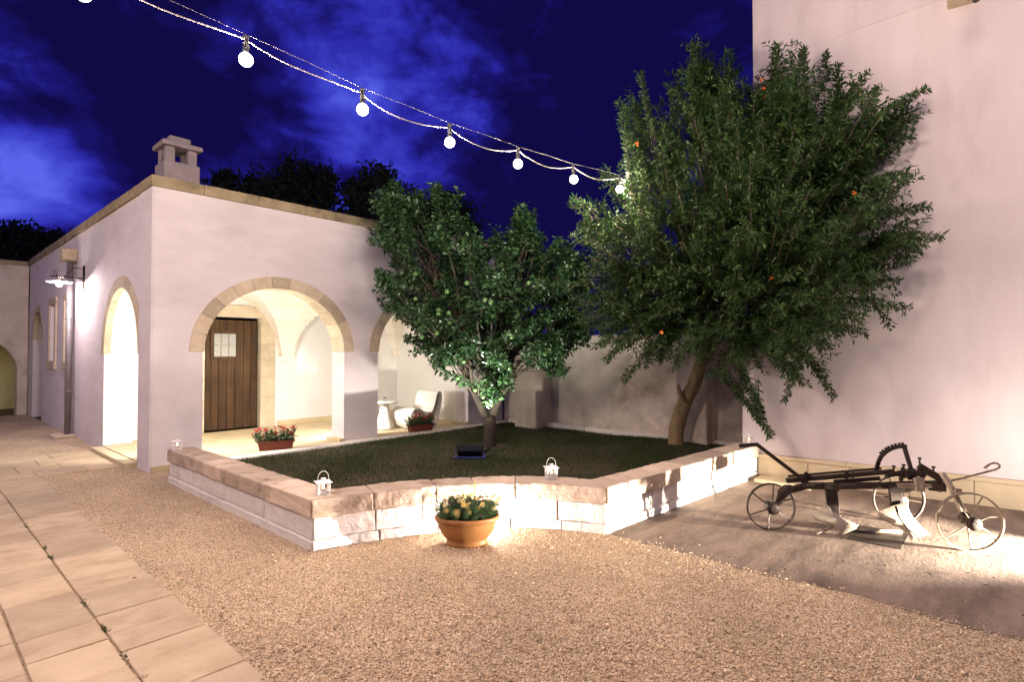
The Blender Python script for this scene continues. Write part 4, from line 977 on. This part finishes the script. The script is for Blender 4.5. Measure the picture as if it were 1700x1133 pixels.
# ------------------------------------------------------------------ flower pot and troughs
def flower_bits(mb, p, d, r, petals=9, w=.35):
    d = Vector(d).normalized(); a = d.orthogonal().normalized(); b = d.cross(a)
    for k in range(petals):
        t0 = 2*math.pi*k/petals; e = a*math.cos(t0)+b*math.sin(t0); s_ = d.cross(e)
        mb.add([p, p+e*r*.6+s_*r*w*.5+d*r*.12, p+e*r+d*r*.08, p+e*r*.6-s_*r*w*.5+d*r*.12], [(0,1,2,3)], rnd.random())
fpot = thing('flower_pot', 'oval terracotta bowl of yellow daisies on the gravel before the curved wall', 'flower pot', (-0.385, 4.80, 0.0), R(4))
mb = MB(); prof = [(0.17,0.0),(0.178,.012),(0.178,.035),(0.165,.045),(0.19,.065),(0.225,.11),(0.243,.16),(0.250,.205),(0.252,.212),(0.276,.214),(0.282,.226),(0.280,.244),(0.268,.252),(0.250,.248),(0.243,.225)]
mb.lathe(prof, 48, sx=1.0, sy=0.72, caps=False); mb.lathe([(0.17,0.0),(0.001,0.001)], 48, sy=.72, caps=False); mb.build('bowl', M['terracotta'], fpot, smooth=True)
mb = MB(); mb.lathe([(0.248,.226),(0.12,.235),(0.002,.24)], 40, sy=.72, caps=False); mb.build('soil', M['soil'], fpot)
rq = np.random.default_rng(5); sh_ = []; st = MB()
fy0 = None; fw0 = None
def put(src, p, d, s=1.0):
    o = src.copy(); col.objects.link(o); o.location = p; o.rotation_euler = Vector(d).to_track_quat('Z','Y').to_euler(); o.scale = (s, s, s); return o
fy = MB(); flower_bits(fy, Vector((0,0,0)), (0,0,1), .021, 10, .22); fy0 = fy.build('daisy', M['yellow_petal'], fpot)
fw_ = MB(); fw_.lathe([(.001,-.006),(.006,0),(.007,.006),(.003,.011)], 6); fw0 = fw_.build('closed_flower', M['wine_petal'], fpot)
fy0.location = (.09,-.15,.34); fy0.rotation_euler = (1.0,0,0); fw0.location = (.12,.02,.45)
for i in range(420):
    a = rq.uniform(0, 6.283); rr = math.sqrt(rq.random()); x0, y0 = .20*rr*math.cos(a), .14*rr*math.sin(a)
    hgt = rq.uniform(.05,.15)+.07*(1-rr); a0 = np.array([x0,y0,.225]); c_ = a0+np.array([x0*.52+rq.normal()*.035, y0*.55+rq.normal()*.028, hgt]); b_ = (a0+c_)/2+np.array([x0*.1,y0*.1,.01])
    sh_.append((a0,b_,c_)); st.tube([Vector(a0),Vector(b_),Vector(c_)], .0018, 4, caps=False)
    if i < 130:
        tipv = c_+np.array([rq.normal()*.022+x0*.15, rq.normal()*.02, rq.uniform(.015,.085)]); st.tube([Vector(c_), Vector(tipv)], .0013, 4, caps=False)
        d_ = (rq.normal()*.5, -.8+rq.normal()*.5, .7)
        if rq.random() < .55: put(fy0, tipv, d_, rq.uniform(.9,1.35))
        else: put(fw0, tipv, (rq.normal()*.4, rq.normal()*.4, 1))
for (x, y, z) in ((-.17,-.13,.31),(-.075,-.15,.305),(-.10,-.145,.30),(-.08,-.165,.28),(0.0,-.14,.335),(.02,-.16,.30),(-.19,-.10,.34),(-.03,-.12,.35)): put(fy0, (x,y-.02,z+.02), (0,-1,.3), 1.15)
(V, F), n = shoots_to_leaves(sh_, .0048, (.012,.024), (.0035,.006), .72, .008, rq)
mesh_np('foliage', V, F, M['potleaf'], fpot, tint=np.repeat(rq.random(n), 2)); st.build('stems', M['potleaf'], fpot)

def trough(loc, rz, seed, label):
    t = thing('flower_trough', label, 'planter', loc, rz, 'geranium troughs along the portico edge')
    mb = MB(); l, w = .27, .075; lb, wb_ = .24, .058; z1 = .135
    mb.hexa([(-lb,-wb_,0),(lb,-wb_,0),(lb,wb_,0),(-lb,wb_,0),(-l,-w,z1),(l,-w,z1),(l,w,z1),(-l,w,z1)])
    for (a, b) in (((-l-.015,-w-.015,z1-.012),(l+.015,-w,z1+.012)),((-l-.015,w,z1-.012),(l+.015,w+.015,z1+.012)),((-l-.015,-w,z1-.012),(-l,w,z1+.012)),((l,-w,z1-.012),(l+.015,w,z1+.012))): mb.box(a, b)
    mb.build('trough', M['trough'], t, bevel=.004)
    r_ = np.random.default_rng(seed); sh_ = []; st = MB()
    for i in range(80):
        x0 = r_.uniform(-.25,.25); y0 = r_.uniform(-.05,.05); a0 = np.array([x0,y0,.13]); c_ = a0+np.array([x0*.2+r_.normal()*.03, y0*.5+r_.normal()*.035, r_.uniform(.07,.20)])
        sh_.append((a0,(a0+c_)/2,c_)); st.tube([Vector(a0),Vector(c_)], .0025, 4, caps=False)
        if i < 22:
            tp = c_+np.array([0,0,.03])
            red = MB()
            for k in range(6): flower_bits(red, Vector(r_.normal(size=3)*.013), r_.normal(size=3)+np.array([0,-.5,.6]), .017, 5, .8)
            red.build('bloom', M['red_petal'], t).location = tp
    (V, F), n = shoots_to_leaves(sh_, .011, (.022,.038), (.020,.032), .8, .012, r_)
    mesh_np('foliage', V, F, M['potleaf'], t, tint=np.repeat(r_.random(n), 2)); st.build('stems', M['potleaf'], t)
trough(W(1.77, 0.07, .082), R(25), 51, 'brown trough of red geraniums in the first portico arch before the door')
trough(W(4.62, -0.04, .082), R(44), 52, 'brown trough of red geraniums in front of the white lounge chair')

# ------------------------------------------------------------------ porch furniture
tb = thing('side_table', 'white pedestal table with a flared base beside the lounge chair', 'table', W(4.36, 0.80, .081), A1)
mb = MB(); mb.lathe([(.20,0),(.205,.02),(.17,.10),(.125,.25),(.095,.38),(.088,.46),(.10,.52),(.11,.535)], 32); mb.build('base', M['plastic'], tb, smooth=True)
mb = MB(); mb.lathe([(.285,.537),(.30,.545),(.30,.556),(.285,.562)], 40); mb.build('table_top', M['plastic'], tb, smooth=True)
gl = thing('drinking_glass', 'small clear glass standing on the white pedestal table', 'glass', W(4.36, 0.80, .6435), A1)
mb = MB(); mb.lathe([(.026,0),(.028,.005),(.033,.09),(.031,.09),(.026,.008)], 20, caps=False); mb.build('tumbler', M['glass'], gl, smooth=True)
lc = thing('lounge_chair', 'white curved one piece plastic lounge chair in the second arch', 'chair', W(4.75, 0.20, .081), A1)
prof = [(0.02,.012),(-.06,.02),(-.13,.10),(-.165,.22),(-.14,.34),(-.06,.405),(.04,.40),(.14,.345),(.24,.29),(.33,.30),(.40,.37),(.45,.49),(.49,.63),(.525,.70),(.57,.725),(.61,.70),(.62,.63),(.60,.48),(.55,.30),(.50,.12),(.44,.02),(.30,.008)]
def cr_sp(P, n=6):
    P = [np.array(p, float) for p in P]; out = []
    for i in range(len(P)-1):
        p0 = P[max(i-1,0)]; p1 = P[i]; p2 = P[i+1]; p3 = P[min(i+2,len(P)-1)]
        for k in range(n):
            t = k/n; out.append(.5*((2*p1)+(-p0+p2)*t+(2*p0-5*p1+4*p2-p3)*t*t+(-p0+3*p1-3*p2+p3)*t**3))
    out.append(P[-1]); return out
pr = cr_sp(prof); mb = MB(); n = len(pr); vs = []
for i, p in enumerate(pr):
    d = pr[min(i+1,n-1)]-pr[max(i-1,0)]; d /= np.linalg.norm(d)+1e-9; nn = np.array([-d[1], d[0]])*.018
    for q in (p-nn, p+nn):
        for yy in (0, .66): vs.append((q[0], yy, q[1]))
fs = []
for i in range(n-1):
    a = 4*i; b = a+4
    fs += [(a,b,b+1,a+1),(a+2,a+3,b+3,b+2),(a,a+2,b+2,b),(a+1,b+1,b+3,a+3)]
fs += [(0,1,3,2),(4*n-4,4*n-2,4*n-1,4*n-3)]
mb.add(vs, fs); mb.build('shell', M['plastic'], lc, bevel=.008, segs=2)

# ------------------------------------------------------------------ lights of the garden
def spot(name, parent, loc, target, power, colr, angle, blend, rad):
    ld = bpy.data.lights.new(name, 'SPOT'); ld.energy = power; ld.color = colr; ld.spot_size = R(angle); ld.spot_blend = blend; ld.shadow_soft_size = rad
    o = bpy.data.objects.new(name, ld); col.objects.link(o)
    d = Vector(target)-Vector(loc); mw = Matrix.Translation(loc) @ d.to_track_quat('-Z','Y').to_matrix().to_4x4()
    o.parent = parent; o.matrix_parent_inverse = (Matrix.Translation(parent.location) @ parent.rotation_euler.to_matrix().to_4x4()).inverted(); o.matrix_basis = mw
    return o
def flood(label, loc, rz, tilt, estr, ecol, w=.36, bar=True):
    t = thing('floodlight', label, 'floodlight', loc, rz)
    m4 = Matrix.Translation((0,-.16 if not bar else 0,.10)) @ Matrix.Rotation(tilt, 4, 'X')
    mb = MB(); mb.hexa([(-w/2,-.09,-.05),(w/2,-.09,-.05),(w/2,.09,-.05),(-w/2,.09,-.05),(-w/2-.02,-.11,.045),(w/2+.02,-.11,.045),(w/2+.02,.11,.045),(-w/2-.02,.11,.045)], mat=m4)
    for k in range(9):
        xx = -w/2+.02+k*(w-.04)/8; mb.box((xx-.004,-.08,-.075),(xx+.004,.08,-.051), mat=m4)
    mb.build('housing', M['black'], t, bevel=.006)
    mb = MB(); mb.box((-w/2+.02,-.075,.0452),(w/2-.02,.075,.0462), mat=m4); mb.build('lens', material('floodlight_lens', (1,1,1), emit=ecol, estr=estr), t)
    mb = MB(); mb.bar((-w/2-.03,0,.10),(-w/2-.03,-.06,.012),.012,.03); mb.bar((w/2+.03,0,.10),(w/2+.03,-.06,.012),.012,.03); mb.bar((-w/2-.06,-.07,.014),(w/2+.06,-.07,.014),.07,.026); mb.build('bracket', M['bluebar'], t, bevel=.004)
    mb = MB(); mb.bar((w/2+.02,.0,.05),(w/2+.12,.06,.14),.02,.03); mb.tube([(w/2+.06,0,.02),(w/2+.2,.2,.01),(w/2+.1,.6,.008)], .006, 6); mb.build('cable_gland', M['black'], t)
    return t
FL = at_depth(780, 757, 8.3); FL[2] = .075
f1 = flood('black floodlight lying on the lawn and aimed up into the citrus tree', Vector(FL), R(0), R(-38), 6, (1,.98,.95))
spot('tree_beam', f1, Vector(FL)+Vector((-.03,.12,.26)), Vector((-0.28, 9.15, 1.75)), 440, (1.0, .97, .91), 112, .9, .05)
gs = thing('ground_spot', 'small lit ground spot on the gravel between flower pot and curved wall', 'spotlight', (-0.30, 5.075, 0), 0)
mb = MB(); mb.lathe([(.05,0),(.055,.03),(.045,.032)], 20); mb.build('housing', M['black'], gs, smooth=True)
mb = MB(); mb.lathe([(.043,.033),(.034,.052),(.015,.062),(.002,.064)], 20); mb.build('lens', material('ground_spot_lens', (1,1,1), emit=(1.0,.82,.76), estr=5000), gs, smooth=True)
RL = Vector((5.12, 4.05, 0.0))
f2 = flood('black floodlight on the concrete to the right of the plough', RL, R(62), R(-62), 8, (1,.93,.8), .26, False)
f2b = MB(); f2b.box((-.34,-.02,.170),(.34,.46,.176)); f2b.box((-.34,-.02,.0),(-.334,.22,.169)); f2b.build('beam_cutoff', M['black'], f2)  # unseen plates added to cut the beam off above and at one side
spot('yard_beam', f2, RL+Vector((-.10,.06,.13)), RL+Vector((-3.0,1.55,.20)), 6000, (1.0, .91, .80), 74, .8, .03)
spot('wall_wash', f2, RL+Vector((-.05,.13,.30)), Vector((4.9, 6.0, 2.2)), 190, (1.0, .89, .80), 155, .9, .06)

# ------------------------------------------------------------------ string of festoon bulbs
ls = thing('string_lights', 'white cable of lit round festoon bulbs crossing the sky above the courtyard', 'string lights', W(0, -4.45, 4.0), A1)
AT = {-5:(-5.5,-4.05,4.75),-4:(-4.5,-4.12,4.55),-3:(-3.52,-4.20,4.38),-2:(-2.54,-4.28,4.24),-1:(-1.56,-4.35,4.14),0:(-0.58,-4.43,4.07),1:(0.39,-4.51,3.975),2:(1.35,-4.585,3.94),3:(2.30,-4.66,3.945),4:(3.25,-4.735,3.975),5:(4.22,-4.81,4.05),6:(5.15,-4.88,4.14)}
def lp(i, dz=0): t, u, z = AT[i]; return Vector((t, u+4.45, z-4.0+dz))
ca = MB()
for i in range(-5, 6):
    a, b = lp(i,-.03), lp(i+1,-.03); sag = {-1:.035,0:.04,1:.10,2:.10,3:.09,4:.08}.get(i, .06)
    pts_ = [a*(1-t)+b*t-Vector((0,0,sag*math.sin(math.pi*(t**.85)))) + Vector((0, .012*math.sin(7*t+i), 0)) for t in np.linspace(0,1,15)]
    ca.tube(pts_, .0058, 6, caps=False)
ca.build('cable', M['cable'], ls, smooth=True)
def bulb_lamp(parent, power):
    ld = bpy.data.lights.new('bulb_light', 'POINT'); ld.energy = power; ld.color = BULB_COL; ld.shadow_soft_size = 0.066
    o = bpy.data.objects.new('bulb_light', ld); col.objects.link(o); o.parent = parent; o.location = (0, 0, -.171)
b0 = None
sk = MB(); sk.tube([(0,0,.0),(0,0,-.04)], .012, 8); sk.box((-.02,-.012,-.012),(.02,.012,.012)); sk.lathe([(.012,-.03),(.021,-.04),(.023,-.11),(.018,-.115)], 12)
gb = MB(); gb.lathe([(.0005+.051*math.sin(a), -.171-.051*math.cos(a)) for a in np.linspace(.02, 2.85, 14)], 20)
for i in range(-5, 6):
    if b0 is None:
        b0 = gb.build('bulb', M['bulb'], ls, smooth=True); s0 = sk.build('socket', M['rubber'], b0, smooth=False); o = b0
    else:
        o = b0.copy(); col.objects.link(o); s1 = s0.copy(); col.objects.link(s1); s1.parent = o
    o.location = lp(i, -.01); o.rotation_euler = (rnd.uniform(-.05,.05), rnd.uniform(-.05,.05), 0)
    if i >= -2 or i == -4: bulb_lamp(o, BULB*(1.7 if i == -4 else 1))
wr = MB()
for i in range(-5, 6):
    a, b = lp(i,.012), lp(i+1,.012); wr.tube([a, (a+b)/2+Vector((0,0,.006)), b], .0022, 5, caps=False)
wo_ = wr.build('support_wire', M['wire'], None, mw=Matrix.Translation(W(0,-4.45,4.0)) @ Matrix.Rotation(A1,4,'Z')); tag(wo_, 'thin taut steel wire carrying the festoon bulb cable', 'wire')

# added fill string, out of view, to brighten the house wall and yard
l2 = thing('string_lights', 'added unseen festoon string brightening the right side of the yard', 'string lights', (0,0,0))
S2 = [W(t, -8.3-.03*t, 4.35+1.0*((t+4)/9)**2) for t in np.arange(-4, 5.6, 1.84)]
ca = MB()
for a, b in zip(S2[:-1], S2[1:]): ca.tube([a*(1-t)+b*t-Vector((0,0,.03+.07*math.sin(math.pi*t))) for t in np.linspace(0,1,9)], .0075, 6, caps=False)
ca.build('cable', M['cable'], l2, smooth=True)
for p in S2[:-1]:
    o = b0.copy(); col.objects.link(o); o.parent = l2; bulb_lamp(o, BULB*1.05); s1 = s0.copy(); col.objects.link(s1); s1.parent = o; o.location = p; o.rotation_euler = (0,0,0)

l3 = thing('string_lights', 'added unseen festoon string brightening the side wall and stone path', 'string lights', (0,0,0))  # extra string added out of view to light the side wall and path
S3 = [W(-4.6-.05*u, u, 4.5) for u in np.arange(-4.4, 8.0, 2.7)]
ca = MB()
for a, b in zip(S3[:-1], S3[1:]): ca.tube([a*(1-t)+b*t-Vector((0,0,.03+.08*math.sin(math.pi*t))) for t in np.linspace(0,1,9)], .0058, 6, caps=False)
ca.build('cable', M['cable'], l3, smooth=True)
for p in S3[:-1]:
    o = b0.copy(); col.objects.link(o); o.parent = l3; bulb_lamp(o, BULB*1.6); s1 = s0.copy(); col.objects.link(s1); s1.parent = o; o.location = p; o.rotation_euler = (0,0,0)

# dry leaf litter
rw = np.random.default_rng(91); n = 260
lt = np.concatenate([rw.uniform(-1.3, 2.4, n//2), rw.uniform(1.9, 5.0, n-n//2)]); lu = np.concatenate([rw.uniform(-8.5, 0.4, n//2), rw.uniform(-9.5, -6.2, n-n//2)])
k = ~((lt > -.1) & (lt < 2.05) & (lu > -6.1)); P = np.stack([lt[k], lu[k], np.full(k.sum(), .018)], 1); n = len(P)
(V, F) = leaf_mesh(P, rw.normal(size=(n,3))*np.array([1,1,.15]), rw.normal(size=(n,3))*.3+np.array([0,0,1.0]), rw.uniform(.014,.038,n), rw.uniform(.006,.014,n))
tag(mesh_np('leaf_litter', V, F, M['litter'], tint=np.repeat(rw.random(n), 2), mw=GRID), 'scattered small dry brown leaves on the gravel and concrete', 'leaf litter', kind='stuff')

# small weeds in the slab joints
rw = np.random.default_rng(77); P = []; 
for (u0, n_, s_) in ((-3.05,30,.016),(-2.75,18,.014),(-4.25,26,.015),(-4.75,30,.018),(-5.2,14,.012),(-1.9,12,.014),(-5.55,12,.012),(-0.6,10,.014)):
    P.append(np.stack([-1.49+rw.normal(size=n_)*.006, u0+rw.normal(size=n_)*.05, np.full(n_,.012)], 1))
P = np.concatenate(P); n = len(P)
(V, F) = leaf_mesh(P, rw.normal(size=(n,3))*np.array([.8,.8,.3])+np.array([0,0,.5]), rw.normal(size=(n,3)), rw.uniform(.012,.034,n), rw.uniform(.003,.007,n))
tag(mesh_np('weeds', V, F, M['grass'], tint=np.repeat(rw.random(n), 2), mw=GRID), 'tiny weeds growing in the joints of the stone path', 'weeds', kind='stuff')
